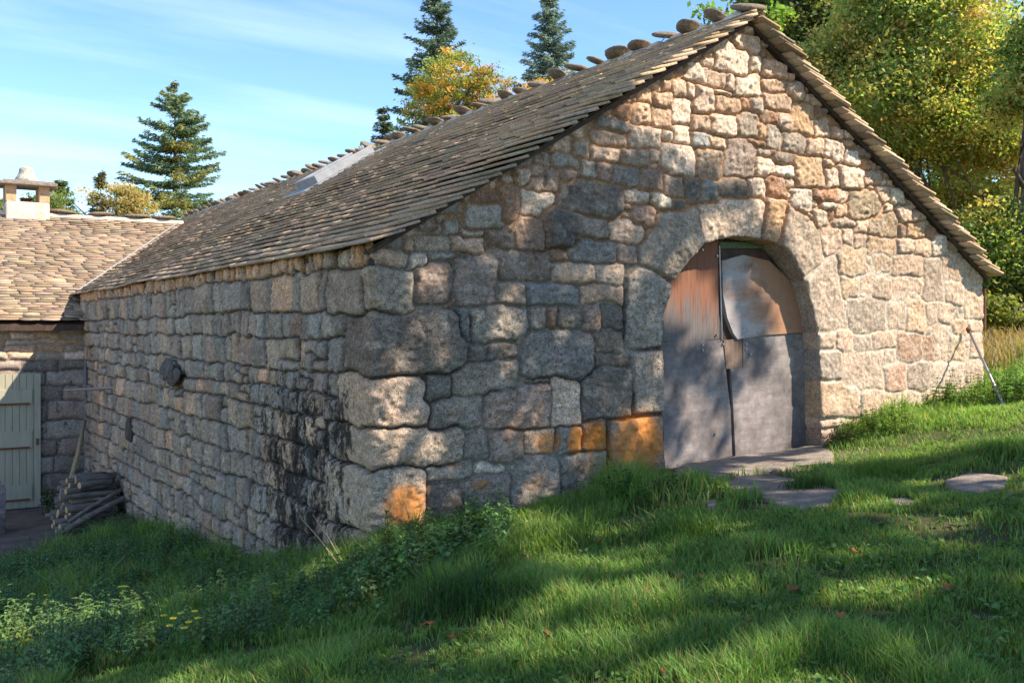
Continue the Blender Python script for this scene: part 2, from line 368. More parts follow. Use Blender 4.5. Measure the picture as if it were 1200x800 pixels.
POLYS = [  # arch and jamb stones
 ([(733,325),(745,315),(760,315),(785,331),(784,346),(777,367),(775,408),(738,411),(731,392)], 'g'),
 ([(747,285),(773,247),(804,242),(815,249),(822,285),(805,304),(786,330),(760,314),(748,308)], 'g'),
 ([(817,243),(847,231),(888,230),(895,240),(891,281),(873,278),(856,278),(840,281),(823,286)], 't'),
 ([(896,227),(918,235),(918,254),(910,286),(900,283),(891,281),(895,242)], 'o'),
 ([(920,238),(953,260),(966,296),(962,310),(941,326),(926,303),(910,286)], 'v'),
 ([(943,325),(964,308),(980,298),(984,330),(992,385),(957,389),(951,358)], 'v'),
 ([(739,411),(775,408),(776,484),(740,487)], 'g'),
 ([(711,490),(776,484),(778,556),(778,600),(711,600)], 'p'),
 ([(957,390),(979,389),(979,409),(959,410)], 't'),
 ([(959,410),(986,410),(986,446),(960,446)], 'g'),
 ([(960,447),(1006,447),(1008,490),(960,490)], 'o'),
 ([(960,491),(984,491),(984,502),(961,502)], 't'),
 ([(961,503),(990,503),(990,540),(962,545)], 'p')]
PW = [(np.array([(xw(x), zw(x, y)) for x, y in p]), c) for p, c in POLYS]
OPEN_PX = [(778,620),(778,556),(776,484),(775,408),(777,367),(784,346),(786,330),(805,304),(823,286),(840,281),(856,278),(873,278),(891,281),(900,283),(910,286),(926,303),(941,326),(951,358),(957,389),(959,410),(960,446),(960,490),(961,502),(962,545),(962,620)]
OPEN = np.array([(xw(x), zw(x, y)) for x, y in OPEN_PX])
# corner stones
xq = lambda p: xw(p)
for s0, px1, y0, y1, c in ((-.12, 486, 313, 366, 'v'), (-.50, 544, 366, 440, 'd'), (-.62, 502, 440, 502, 't'), (-.62, 540, 502, 549, 'v'), (-.85, 496, 549, 627, 'v'), (-.55, 500, 627, 665, 'g')):
    BX.append([s0, zw(437, y1), xq(px1), zw(437, y0), c, 'q', .012])
BX.append([-.90, 1.78, -.12, 2.19, 'g', 'w', .01])
# side wall courses
rs = np.random.default_rng(11)
rows = [2.36, 2.19, 1.84, 1.60, 1.31, 1.10, .895, .62, .33, .06, -.2, -.45, -.70, -.98, -1.22, -1.5, -1.8, -2.2]
qx = [0, .9, .5, .5, .62, .62, .62, .85, .85, .55, 0, 0, 0, 0, 0, 0, 0]
qx[0] = 0; 
def zb(k, s): return rows[k]+(.05 if k > 1 else .02)*2*(fbm(s*.55+k*7.3, k*3.1, 4, 2)-.5)*sm(-.5, -1.5, s)
for k in range(len(rows)-1):
    s = -qx[k]
    while s > -13.6:
        h = rows[k]-rows[k+1]
        w = rs.uniform(.10, .2) if k == 0 else rs.choice([rs.uniform(.14, .26), rs.uniform(.24, .42), rs.uniform(.4, .62)], p=[.38, .45, .17])
        m = s-w/2; top, bot = zb(k, m), zb(k+1, m)
        far = sm(-3, -9, m)
        pr = np.array([.28, .22, .12, .12+.1*far, .10, .10+.05*far, .06]); 
        c = rs.choice(list('subgvqt'), p=pr/pr.sum())
        if k == 0: c = rs.choice(list('ttov'))
        if rs.random() < .12 and h > .2:
            mid = bot+(top-bot)*rs.uniform(.35, .65)
            BX.append([s-w, bot, s, mid, c, 'w', rs.uniform(-.01, .02)]); BX.append([s-w, mid, s, top, rs.choice(list('suvg')), 'w', rs.uniform(-.01, .02)])
        else:
            j = rs.uniform(-.02, .02, 2); BX.append([s-w, bot+j[0], s, top+j[1], c, 'w', rs.uniform(-.012, .03)])
        s -= w
# courses round the right-hand corner
for k, zt in enumerate(np.arange(2.4, -.4, -.27)):
    s = W+.0
    while s < W+4.2:
        w = rs.uniform(.2, .5); BX.append([s, zt-.27, s+w, zt, rs.choice(list('tvgp')), 'w', 0.]); s += w
BX = [b for b in BX]
BA = np.array([b[:4] for b in BX]); 
# fill uncovered patches of the gable with chinking stones
def boxsd(P, B):
    c = np.stack([(B[:, 0]+B[:, 2])/2, (B[:, 1]+B[:, 3])/2], 1); h = np.stack([(B[:, 2]-B[:, 0])/2, (B[:, 3]-B[:, 1])/2], 1)
    h = h+.008; r = np.minimum(h.min(1)*.42, .06)[None]
    q = np.abs(P[:, None, :]-c[None])-h[None]+r[..., None]
    return np.hypot(np.maximum(q[..., 0], 0), np.maximum(q[..., 1], 0))+np.minimum(q.max(-1), 0)-r
def polysd(P, poly):
    d = np.full(len(P), 1e9); n = len(poly)
    for i in range(n):
        a = poly[i]; b = poly[(i+1) % n]; e = b-a; w = P-a
        t = np.clip((w @ e)/(e @ e), 0, 1); d = np.minimum(d, np.hypot(*(w-t[:, None]*e).T))
    ins = inpoly(P[:, 0], P[:, 1], [tuple(v) for v in poly]); return np.where(ins, -d, d)
def roofz(x): return EAVE_Z+(RIDGE_Z-EAVE_Z)*(1-np.abs(x-RIDGE_X)/RIDGE_X)
gx = rs.uniform(.1, W-.05, 9000); gzz = rs.uniform(-.2, 4.8, 9000); ok = (gzz < roofz(gx)); P = np.stack([gx, gzz], 1)[ok]
sd = np.full(len(P), 9.)
for p, c in PW: sd = np.minimum(sd, polysd(P, p))
sd = np.minimum(sd, polysd(P, OPEN)); sd = np.minimum(sd, boxsd(P, BA).min(1))
extra = []
for p, d in zip(P, sd):
    if d < .02: continue
    if extra:
        e = np.array(extra); d = min(d, boxsd(p[None], e).min())
    if d > .018:
        w = min(d*1.25, .10)*rs.uniform(.9, 1.3); h = min(d*1.1, .085); extra.append([p[0]-w, p[1]-h, p[0]+w, p[1]+h])
for e in extra:
    BX.append([*e, rs.choice(list('ttwprg')) if e[1] > 1.9 else rs.choice(list('gdpt')), 'w', -.008])
BA = np.array([b[:4] for b in BX]); NB = len(BX)
BCOL = np.array([CC[b[4]] for b in BX]+[CC[c] for _, c in PW])
BEX = np.array([b[6] for b in BX]+[.018]*len(PW)); NS = len(BCOL)
val = rs.uniform(.82, 1.18, NS)[:, None]; hue = np.clip(rs.normal(.02, .045, (NS, 1)), -.05, .12)*np.array([[1., -.05, -.8]]); BCOL = np.clip(BCOL*val*(1+hue), .02, .8)
TILT = rs.normal(0, .045, (NS, 2)); CEN = np.array([((b[0]+b[2])/2, (b[1]+b[3])/2) for b in BX]+[tuple(p.mean(0)) for p, _ in PW])
OFFS = rs.uniform(-.016, .020, NS)
# parameter grid
st = .0125
sl = [-1.4]
while sl[-1] > -13.3: sl.append(sl[-1]-st*(1+abs(sl[-1]+1.4)/5.5))
S = np.array(sl[::-1][:-1]+list(np.arange(-1.4, W+.1, st))+list(np.arange(W+.1, W+4, .04)))
Zr = np.arange(-2.25, 4.86, st)
RC = .035
def path(s):
    X = np.where(s < 0, 0., np.where(s < W, s, W)); Y = np.where(s < 0, -s, np.where(s < W, 0., s-W))
    NX = np.where(s < 0, -1., np.where(s < W, 0., 1.)); NY = np.where((s >= 0) & (s < W), -1., 0.)
    m = np.abs(s) < RC; a = (s/RC+1)/2*pi/2
    X = np.where(m, RC-RC*np.cos(a), X); Y = np.where(m, RC-RC*np.sin(a), Y); NX = np.where(m, -np.cos(a), NX); NY = np.where(m, -np.sin(a), NY)
    m = np.abs(s-W) < RC; a = ((s-W)/RC+1)/2*pi/2
    X = np.where(m, W-RC+RC*np.sin(a), X); Y = np.where(m, RC-RC*np.cos(a), Y); NX = np.where(m, np.sin(a), NX); NY = np.where(m, -np.cos(a), NY)
    return X, Y, NX, NY
PX_, PY_, NX_, NY_ = path(S)
gl = ground(PX_-.05*0+NX_*.15, PY_+NY_*.15)-.3
topz = np.where((S > 0) & (S < W), roofz(S)+.0, EAVE_Z+.03)
SS, ZZ = np.meshgrid(S, Zr, indexing='ij')
okv = (ZZ > gl[:, None]) & (ZZ < topz[:, None]+.02)
flat = np.stack([SS, ZZ], -1).reshape(-1, 2); okf = okv.reshape(-1)
sdo = np.full(len(flat), 9.); near = okf & (flat[:, 0] > 2.5) & (flat[:, 0] < 5.8) & (flat[:, 1] < 2.8)
sdo[near] = polysd(flat[near], OPEN)
idx = np.where(okf)[0]
lab = np.full(len(flat), -1); D1 = np.zeros(len(flat)); D2 = np.zeros(len(flat))
Pw = flat[idx].copy()
amp = .016
wx = (fbm(Pw[:, 0]*4, Pw[:, 1]*4, 0, 3)-.5)*5.5*amp+(fbm(Pw[:, 0]*16, Pw[:, 1]*16, 3, 3)-.5)*2*.014
wz = (fbm(Pw[:, 0]*4+50, Pw[:, 1]*4+20, 1, 3)-.5)*5.0*amp+(fbm(Pw[:, 0]*16+9, Pw[:, 1]*16, 4, 3)-.5)*2*.014
Q = Pw+np.stack([wx, wz], 1)
order = np.argsort(Q[:, 0]); ch = np.array_split(order, 90)
for c in ch:
    q = Q[c]; lo, hi = q[:, 0].min()-.35, q[:, 0].max()+.35
    cand = np.where((BA[:, 2] > lo) & (BA[:, 0] < hi))[0]
    if len(cand) == 0: cand = np.array([0, 1])
    dd = boxsd(q, BA[cand]); ids = list(cand)
    if hi > 2.6 and lo < 5.7:
        for i, (p, _) in enumerate(PW):
            if p[:, 0].max() > lo and p[:, 0].min() < hi:
                dd = np.concatenate([dd, polysd(q*.35+Pw[c]*.65, p)[:, None]-.012], 1); ids.append(NB+i)
    ids = np.array(ids); o2 = np.argpartition(dd, 1, axis=1)[:, :2]
    a = np.take_along_axis(dd, o2, 1); sw = a[:, 0] > a[:, 1]; f = np.where(sw, o2[:, 1], o2[:, 0])
    gi = idx[c]; lab[gi] = ids[f]; D1[gi] = a.min(1); D2[gi] = a.max(1)
sf, zf = flat[:, 0], flat[:, 1]; L = np.maximum(lab, 0)
m = np.minimum((D2-D1)/2, np.maximum(-D1*1.0+.012, 0)+.0)
m = m-.0075*(L >= NB)
m = np.minimum(m, np.where(sdo < .5, sdo*.8+.012, 9))
side = sf < 0
flush = sm(4.9, 5.8, sf+.25*zf)*sm(2.95, 2.3, zf-.0*sf)*(sf < W+.1)     # pointed with lime mortar on the right
jw = .0045+.004*vn(sf*7, zf*7, 5)
pr = .72*(1-np.exp(-np.maximum(m-jw, 0)/.0060))+.28*(1-np.exp(-np.maximum(m-jw, 0)/.035))
H = np.where(side, .040, .042)*(1-flush*.62)
base = H*pr+np.where(m < jw, -.012*(1-flush), 0)
tl = TILT[L]; c0 = CEN[L]
rel = np.clip(tl[:, 0]*(sf-c0[:, 0])+tl[:, 1]*(zf-c0[:, 1]), -.02, .02)
h = base+pr*((OFFS[L]+BEX[L]+rel)*(1-.6*flush)+.040*(fbm(sf*5, zf*5, 5, 5)-.5)+.038*(1-.85*flush)*(np.abs(fbm(sf*13, zf*13, 2, 4)-.5)*2-.25)+.022*(fbm(sf*26, zf*26, 6, 3)-.5))
h += .012*(fbm(sf*1.2, zf*1.2, 2, 2)-.5)
# colours
col = BCOL[L].copy(); col = np.where(side[:, None], col*np.array([[1.16, 1.04, .90]]), col); tgt = np.array([.54, .395, .30]); col = col*(1-.45*flush)[:, None]+(tgt*.45)[None]*flush[:, None]
col *= (1+.28*(fbm(sf*3.5, zf*3.5, 1, 4)-.5))[:, None]
pl = (fbm(sf*9+L*3.3, zf*9, 2, 4))[:, None]
col = col*(1-.25*sm(.55, .75, pl))+np.array([.55, .5, .42])*.25*sm(.55, .75, pl)
rim = sm(.035, .0, m-jw)
clay = np.array([.50, .31, .19]); lime = np.array([.56, .455, .36]); dirt = np.array([.10, .085, .07])
up = sm(2.0, 2.9, zf+.15*(fbm(sf*3, zf*3, 3)-.5))*(~side)*(1-flush)
mc = dirt*(1-up)[:, None]+clay*up[:, None]
mc = mc*(1-flush)[:, None]+lime*flush[:, None]
mc = np.where(side[:, None], np.array([.07, .062, .055]), mc)
wl = sm(.52, .62, fbm(sf*2.3+5, zf*2.3, 6, 3))
mc = mc*(1-.6*(wl*(~side)*(1-up)*(1-flush)))[:, None]+.6*(wl*(~side)*(1-up)*(1-flush))[:, None]*np.array([.5, .45, .38])
wcl = .0062+.0035*up*vn(sf*4, zf*4, 1)*1.6+flush*(.002+.024*sm(.53, .66, fbm(sf*3.1, zf*3.1, 7, 3)))
wcl = wcl+.004*(L >= NB); mf = sm(wcl+.006, wcl, m)
col = col*(1-.18*rim*(1-flush)*(1-up))[:, None]*(1-mf)[:, None]+mc*mf[:, None]
col += (up*rim*.22*(1-mf))[:, None]*(clay-col)
# stain, lichen, pits
pxs, pys = to_px(np.stack([np.interp(sf, S, PX_), np.interp(sf, S, PY_), zf], 1))
stain = np.where(side, .46*sm(1.9, .9, zf+.5*(fbm(sf*2.2, zf*.8, 3)-.5))*sm(-5.8, -1.4, sf+1.2*(fbm(sf*.9, zf*1.2, 6)-.5))+.10*sm(-3.0, -1.0, sf)*sm(1.3, .6, zf), 0.)
stain *= np.where(side, sm(.06, .35, -sf-.55*sm(.0, 1.0, zf)*0+.0), 0)
colm = .45*(fbm(sf*2.4+3, zf*1.3, 4, 4)-.5)
stain = stain*1.02+colm*sm(.05, .3, stain)
stain = np.where(side & (zf < -.2), np.maximum(stain, .24+.4*(fbm(sf*1.1, zf, 5, 3)-.5)), stain)
stain = np.where(side & (sf > -.42) & (zf > .12), np.minimum(stain, .2+.3*sm(.45, .6, fbm(sf*3, zf*2, 2))), stain)
rimstain = np.where(side, .25*sm(.02, .0, m-jw), .30*sm(.012, 0, m-jw)*(1-flush)*(1-up)); stain = np.maximum(stain, rimstain)
lich = np.zeros(len(flat))
for bx, by, rx, ry, a in ((472,592,28,42,.70),(745,520,46,60,.70),(755,515,20,46,.78),(672,515,12,24,.8),(640,518,20,22,.62),(695,512,20,28,.68),(628,566,22,18,.5),(716,550,18,22,.62),(560,568,14,12,.55),(600,515,22,30,.45),(535,600,10,28,.5),(690,545,40,20,.5),(495,575,10,30,.5),(530,545,12,8,.5)):
    xx = xw(bx); zc = zw(bx, by); dep = FV[0]*(xx-CAM[0])+FV[1]*(-CAM[1]); q = dep/F_PX
    r = np.hypot((sf-xx)/(rx*q*1.5), (zf-zc)/(ry*q)); lich = np.maximum(lich, a*sm(1.25, .35, r))
lich *= (~side)
lich = np.maximum(lich, .30*sm(.9, .2, zf)*(sf > .0)*(sf < 3.2))
pits = np.where(side, .45, np.where(zf < 2.0, .75, .25))*(1-mf)*(1-.6*flush)
for a in (.0,): pass
# snap to the edge of the opening
g = np.zeros((len(flat), 2)); nn = near & (sdo < 0) & (sdo > -.03); e = .002
g[nn, 0] = (polysd(flat[nn]+[e, 0], OPEN)-polysd(flat[nn]-[e, 0], OPEN))/(2*e); g[nn, 1] = (polysd(flat[nn]+[0, e], OPEN)-polysd(flat[nn]-[0, e], OPEN))/(2*e)
sn, zn = sf.copy(), zf.copy(); sn[nn] -= g[nn, 0]*sdo[nn]; zn[nn] -= g[nn, 1]*sdo[nn]
ta = np.stack([sn, zn], 1)
X0, Y0, N0, N1 = path(sn)
VV = np.stack([X0+N0*h, Y0+N1*h, np.minimum(zn, np.repeat(topz, len(Zr))-.0)], 1)
nS, nZ = len(S), len(Zr); I = np.arange(nS*nZ).reshape(nS, nZ)
Fq = np.stack([I[:-1, :-1], I[1:, :-1], I[1:, 1:], I[:-1, 1:]], -1).reshape(-1, 4)
kv = okf & (sdo > -.022)
Fq = Fq[kv[Fq].all(1)]; cin = sdo[Fq].mean(1) > -.008; Fq = Fq[cin]
fl = lab[Fq[:, 0]]; fs = sf[Fq].mean(1)
ATT = {'col': np.clip(col, .01, .85), 'stain': stain, 'lichen': lich, 'pits': pits}
def sub(name, msk, parent):
    f = Fq[msk]; 
    if len(f) == 0: return None
    u, inv = np.unique(f, return_inverse=True)
    return mesh_obj(name, VV[u], inv.reshape(f.shape), M_STONE, parent, True, {k: a[u] for k, a in ATT.items()})
barn = empty('stone_barn', (0, 0, 0), 'old granite barn with arched doorway in its gable end and stone slab roof', 'barn')
qid = [i for i, b in enumerate(BX) if b[5] == 'q']; spec = set(qid) | set(range(NB, NS)); 
isq = np.isin(fl, list(spec))
sub('gable_wall', (~isq) & (fs >= 0) & (fs < W), barn); sub('side_wall', (~isq) & (fs < 0), barn); sub('side_wall', (~isq) & (fs >= W), barn)
for i in qid: sub('corner_stone', fl == i, barn)
AS = {}
for i in range(NB, NS): AS[i-NB] = sub('arch_stone' if i-NB < 6 else 'jamb_stone', fl == i, barn)
# reveals of the opening: one strip per arch stone
RD = .27
rev = []
for i in range(len(OPEN)-1):
    a, b = OPEN[i], OPEN[i+1]; n = max(2, int(np.linalg.norm(b-a)/.03))
    for j in range(n): rev.append(a+(b-a)*j/n)
rev.append(OPEN[-1]); rev = np.array(rev)
cenr = (rev[:-1]+rev[1:])/2; dist = np.stack([polysd(cenr, p) for p, _ in PW], 1); own = dist.argmin(1)
yd = np.linspace(-.012, RD+.06, 16)
tn = np.gradient(rev, axis=0); tn /= np.linalg.norm(tn, axis=1)[:, None]+1e-9; nr = np.stack([tn[:, 1], -tn[:, 0]], 1)   # pointing into the opening
mid = OPEN.mean(0); flip = ((mid-rev)*nr).sum(1) < 0; nr[flip] *= -1
for k in range(len(PW)):
    seg = np.where(own == k)[0]
    if len(seg) == 0: continue
    runs = np.split(seg, np.where(np.diff(seg) > 1)[0]+1); V = []; F_ = []; n0 = 0
    for r in runs:
        ids = np.arange(r[0], r[-1]+2)
        R2 = rev[ids][:, None, :]; arc = np.cumsum(np.r_[0, np.linalg.norm(np.diff(rev[ids], axis=0), axis=1)])
        off = .012*(fbm(ids[:, None]*.35+k*9, yd[None]*14, 3, 4)-.5)+.0
        ed = np.minimum(arc, arc[-1]-arc)[:, None]; off = off-.012*np.exp(-ed/.012)
        PP = R2+nr[ids][:, None, :]*off[..., None]
        v = np.stack([PP[..., 0], np.broadcast_to(yd[None], off.shape), PP[..., 1]], -1).reshape(-1, 3)
        J = np.arange(len(v)).reshape(len(ids), len(yd))+n0
        F_.append(np.stack([J[:-1, :-1], J[1:, :-1], J[1:, 1:], J[:-1, 1:]], -1).reshape(-1, 4)); V.append(v); n0 += len(v)
    V = np.concatenate(V); c = BCOL[NB+k]*np.ones((len(V), 3))*.97
    li = .45*sm(.9, .3, V[:, 2])*(k == 7)
    mesh_obj('arch_reveal', V, np.concatenate(F_), M_STONE, AS[k] or barn, True, {'col': c, 'stain': np.zeros(len(V)), 'lichen': li, 'pits': .4*np.ones(len(V))})
# plain remaining walls (out of sight from here)
b = MB(); b.box((W-.3, 4+(LEN-4)/2, .3), (.29, (LEN-4)/2, 2.0)); b.box((W/2, LEN-.3, .3), (W/2-.65, .3, 2.0)); b.box((.35, 17.3, .3), (.33, 4.0, 2.0)); b.build('rear_wall', mat_plain('rubble_rear', (.33, .27, .21), .95, 6, .6, 1.3, .6), barn)
b = MB(); b.box((W/2, .9, 1.0), (W/2-.5, .02, 1.4)); b.box((W/2, .9, 2.9), (1.8, .02, .5)); b.build('inner_partition', M_DARKWOOD, barn)
# corbel stone in the side wall
def rock(name, c, s, mat, parent, seed=0, col_=(.2, .17, .14), n=14, amp=.25, extra_attr=None, sq=.6):
    th, ph = np.meshgrid(np.linspace(0, pi, n), np.linspace(0, 2*pi, 2*n, endpoint=False), indexing='ij')
    d = np.stack([np.sin(th)*np.cos(ph), np.sin(th)*np.sin(ph), np.cos(th)], -1).reshape(-1, 3)
    p = np.sign(d)*np.abs(d)**sq
    r = 1+amp*(fbm(d[:, 0]*2+seed*3.1+9, d[:, 1]*2+d[:, 2]*1.7+seed+9, seed, 4)-.5)*2
    V = p*r[:, None]*np.array(s)+np.array(c)
    J = np.arange(n*2*n).reshape(n, 2*n); J2 = np.roll(J, -1, 1)
    F_ = np.stack([J[:-1], J[1:], J2[1:], J2[:-1]], -1).reshape(-1, 4)
    at_ = {'col': np.ones((len(V), 3))*np.array(col_), 'stain': np.full(len(V), .35), 'lichen': np.zeros(len(V)), 'pits': np.ones(len(V))} if mat is M_STONE else None
    return mesh_obj(name, V, F_, mat, parent, True, at_)
yc = yw(209); rock('corbel_stone', (-.10, yc, zws(209, 436)), (.045, .42, .14), M_STONE, barn, 2, (.13, .115, .10), amp=.55, sq=.75)
rock('niche_shade', (-.03, yw(155), zws(155, 504)), (.05, .2, .17), M_STONE, barn, 3, (.09, .08, .07))  # dark lump stands for the shade inside a small wall hole
# ------------------------------------------------------------------ roofs
def tiles(name, org, e, u, length, slope_len, mat, parent, expo=.13, wmin=.16, wmax=.34, thick=.028, seed=0, skip=None, lenf=.34, colj=.22, endj=.05, tint=None, x0f=None, jit=.007, sq=.5):
    """org eave corner, e along eave, u up the slope (unit vectors)"""
    r = np.random.default_rng(seed); e = np.array(e, float); u = np.array(u, float); n = np.cross(e, u); n /= np.linalg.norm(n)
    if n[2] < 0: n = -n
    org = np.array(org, float); V = []; Fs = []; C = []; k = 0
    prof = np.array([(-1, .25), (-.93, .08), (-.55, .0), (0, -.03), (.5, .0), (.92, .07), (1, .26), (1, 1), (-1, 1)])
    nc = int(slope_len/expo)
    for i in range(nc+1):
        a = r.uniform(-.05, 0)
        while a < length:
            w = r.uniform(wmin, wmax); c = a+w/2; b0 = i*expo+r.normal(0, jit)
            wav = .05*(vn(np.array(c*.5), np.array(i*.15+seed), 3)-.5)
            if skip is not None and skip(c, b0): a += w; continue
            pr = prof.copy(); pr[:7, 1] *= sq; pr[:, 0] *= w/2*1.01; pr[:7, 0] += r.normal(0, .006, 7); pr[:, 1] *= lenf; pr[:7, 1] += r.normal(0, .008, 7)
            sk = r.normal(0, .015); pr[:, 1] += pr[:, 0]*sk
            t = thick*r.uniform(.85, 1.1)
            lift0 = thick*(lenf/expo)*1.28+r.uniform(0, .006)+wav; lift1 = .002+wav; mxu = slope_len-b0; pr[:, 1] = np.minimum(pr[:, 1], mxu)
            q = pr[:, 1]/lenf; hh = lift0*(1-q)+lift1*q
            off = x0f(b0) if x0f else 0
            base = org+np.outer(pr[:, 0]+c+off*(1 if a < .3 else 0), e)+np.outer(pr[:, 1]+b0, u)
            bot = base+np.outer(hh, n); top = base+np.outer(hh+t, n)
            ch = top[:7].copy(); V.append(bot); V.append(top)
            m_ = len(pr); Fs.append(('t', k)); k += 2*m_
            g_ = np.clip(r.normal(1, colj), .5, 1.5)*np.array([1+r.normal(0, .05), 1, 1+r.normal(0, .05)])
            C.append(np.tile(g_, (2*m_, 1))); a += w
    V = np.concatenate(V); C = np.concatenate(C); m_ = 9; K = np.array([f[1] for f in Fs])
    topf = K[:, None]+np.arange(m_)[None]+m_
    sid = []
    for j in range(m_):
        j2 = (j+1) % m_; sid.append(np.stack([K+j, K+j2, K+m_+j2, K+m_+j], 1))
    botf = K[:, None]+np.arange(m_)[None, ::-1]
    if np.dot(np.cross(e, u), n) < 0: pass
    return mesh_obj(name, V, [topf, botf, np.concatenate(sid)], mat, parent, False, {'col': np.clip(C, .3, 1.8)})
sl_l = math.hypot(RIDGE_X+.1, (RIDGE_Z-EAVE_Z)*(RIDGE_X+.1)/RIDGE_X); an = math.atan2(RIDGE_Z-EAVE_Z, RIDGE_X)
ul = (cos(an), 0, sin(an)); ur = (-cos(an), 0, sin(an)); ez = EAVE_Z-.1*math.tan(an)+.0
roof = tiles('roof', (-.10, -.16, ez), (0, 1, 0), ul, LEN+.2, sl_l-.02, M_ROOF, barn, seed=1, thick=.026, expo=.15, wmin=.2, wmax=.5, colj=.13)
roof2 = tiles('roof', (W+.10, -.16, ez), (0, 1, 0), ur, LEN+.2, sl_l-.02, M_ROOF_LIT, barn, seed=2, thick=.024, expo=.115, wmin=.2, wmax=.3)
# boarding under the slabs
b = MB()
for sgn in (-1, 1):
    xe = RIDGE_X+sgn*(RIDGE_X+.02); ze = EAVE_Z-.02*math.tan(an)
    t_ = .05
    P = [(xe, -.06, ze-t_), (xe, LEN, ze-t_), (RIDGE_X, LEN, RIDGE_Z-t_), (RIDGE_X, -.06, RIDGE_Z-t_), (xe, -.06, ze-.008), (xe, LEN, ze-.008), (RIDGE_X, LEN, RIDGE_Z-.008), (RIDGE_X, -.06, RIDGE_Z-.008)]
    b.add(P, [(0, 1, 2, 3), (4, 7, 6, 5), (0, 4, 5, 1), (1, 5, 6, 2), (3, 2, 6, 7), (0, 3, 7, 4)])
b.build('roof_boarding', M_DARKWOOD, barn)
# soffit slabs seen edge-on under the right rake
# ridge stones
rr = np.random.default_rng(5)
y = -.05; i = 0; mo = MB()
while y < LEN:
    w = rr.uniform(.13, .185); h_ = rr.uniform(.03, .045); tilt = rr.uniform(.15, .4)
    o = rock('ridge_stone', (0, 0, 0), (w*.95, w, h_), M_RIDGE, barn, i % 8, n=8, amp=.12, sq=.85)
    o.location = (RIDGE_X-.02+rr.normal(0, .02), y, RIDGE_Z+.13+rr.uniform(-.01, .025)); o.rotation_euler = (tilt*rr.choice([1, 1, .6]), rr.normal(-.15, .1), rr.uniform(0, 3))
    if rr.random() < .75: mo.box((RIDGE_X-.03, y+.12, RIDGE_Z+.055), (.12, rr.uniform(.08, .16), .035), tap=.5)
    y += rr.uniform(.34, .5); i += 1
mo.box((RIDGE_X, LEN/2, RIDGE_Z+.02), (.10, LEN/2, .04)); mo.build('ridge_mortar', M_MORTAR, barn, bevel=.015)
# skylight on the near slope: position from the slope plane
def roofhit(px, py):
    d = FV+RV*(px-600)/F_PX+np.array([0, 0, -(py-385)/F_PX]); nn_ = np.array([-sin(an), 0, cos(an)]); p0 = np.array([0, 0, EAVE_Z+.05])
    t = ((p0-CAM) @ nn_)/(d @ nn_); return CAM+d*t
A_, B_, C_ = roofhit(352, 226), roofhit(382, 213), roofhit(443, 181)
UL = np.array(ul); NL = np.array([-sin(an), 0, cos(an)])
sy0 = (B_[1]); su0 = roofhit(352, 226)[0]/cos(an)
print('SKY', A_, B_, C_)
def slope_pt(y_, u_, n_=0.): return np.array([0, y_, EAVE_Z])+UL*u_+NL*n_
Ms = np.stack([np.array([0, 1., 0]), UL, NL], 1)
ys, ye = C_[1]+.05, C_[1]+.95; us, ue = su0+.05, C_[0]/cos(an)+.02
sky = MB(); cy, cu = (ys+ye)/2, (us+ue)/2; hy, hu = (ye-ys)/2, (ue-us)/2
for (dy, du, ay, au) in ((-hy+.06, 0, .06, hu), (hy-.06, 0, .06, hu), (0, -hu+.06, hy-.12, .06), (0, hu-.10, hy-.12, .10)):
    sky.box(slope_pt(cy+dy, cu+du, .14), (ay, au, .085 if au < .1 or ay < .1 else .05), M=Ms)
sk = sky.build('skylight', M_ZINC, barn, bevel=.01)
g_ = MB(); g_.box(slope_pt(cy, cu, .165), (hy-.118, hu-.14, .012), M=Ms); g_.build('glass', M_GLASS, sk)
g_ = MB(); g_.box(slope_pt(cy, us-.14, .085), (hy+.1, .16, .012), M=Ms); g_.box(slope_pt(ys-.12, cu, .095), (.12, hu+.1, .012), M=Ms); g_.build('flashing', M_ZINC, sk)
# loose cable on the roof
pp = [slope_pt(yw(480, RIDGE_X)*0+9.0-.03*j+.06*sin(j), 4.72-.16*abs(sin(j*.9)), .12+.03*sin(j*1.7)) for j in range(14)]
b = MB(); b.tube(pp, .008, 6); b.build('cable', M_METAL, barn, True)
pp = [slope_pt(1.6-.05*j, 4.5-.14*sin(j*.35), .12+.03*sin(j*1.1)) for j in range(14)]
b = MB(); b.tube(pp, .006, 6); b.build('cable', M_METAL, barn, True)
# ------------------------------------------------------------------ barn door
DY = .20
def dp(px, py, dy=DY): return (xw(px, dy), dy, zw(px, py, dy))
door = MB()
OD = OPEN.copy()
cx_ = OD[:, 0].mean()
ring = [(x+(.05 if x > cx_ else -.05), z+.05) for x, z in OD]
def prism(mb, poly, y0, y1):
    n = len(poly); V = [(x, y0, z) for x, z in poly]+[(x, y1, z) for x, z in poly]
    mb.add(V, [tuple(range(n)), tuple(range(2*n-1, n-1, -1))]+[(i, (i+1) % n, n+(i+1) % n, n+i) for i in range(n)])
zthr = zw(870, 535)-.06
ringd = [(x, max(z, zthr)) for x, z in ring]
prism(door, ringd, DY+.03, DY+.07); dob = door.build('door', M_DARKWOOD, barn)
def panel(pxs, mat, y0, name='door_panel', clipx=None, warp=0):
    P = [(xw(a, DY), zw(a, b_, DY)) for a, b_ in pxs]; m = MB(); prism(m, P, DY+y0, DY+.028); o = m.build(name, mat, dob, bevel=.002); return o
panel([(768,400),(770,350),(782,320),(800,296),(820,285),(842,282),(843,395),(846,396.5),(810,399.5)], M_RUSTWOOD, .004)
panel([(768,401.5),(846,398),(850,430),(856,480),(858,533.5),(768,554)], M_GREYWOOD, .0)
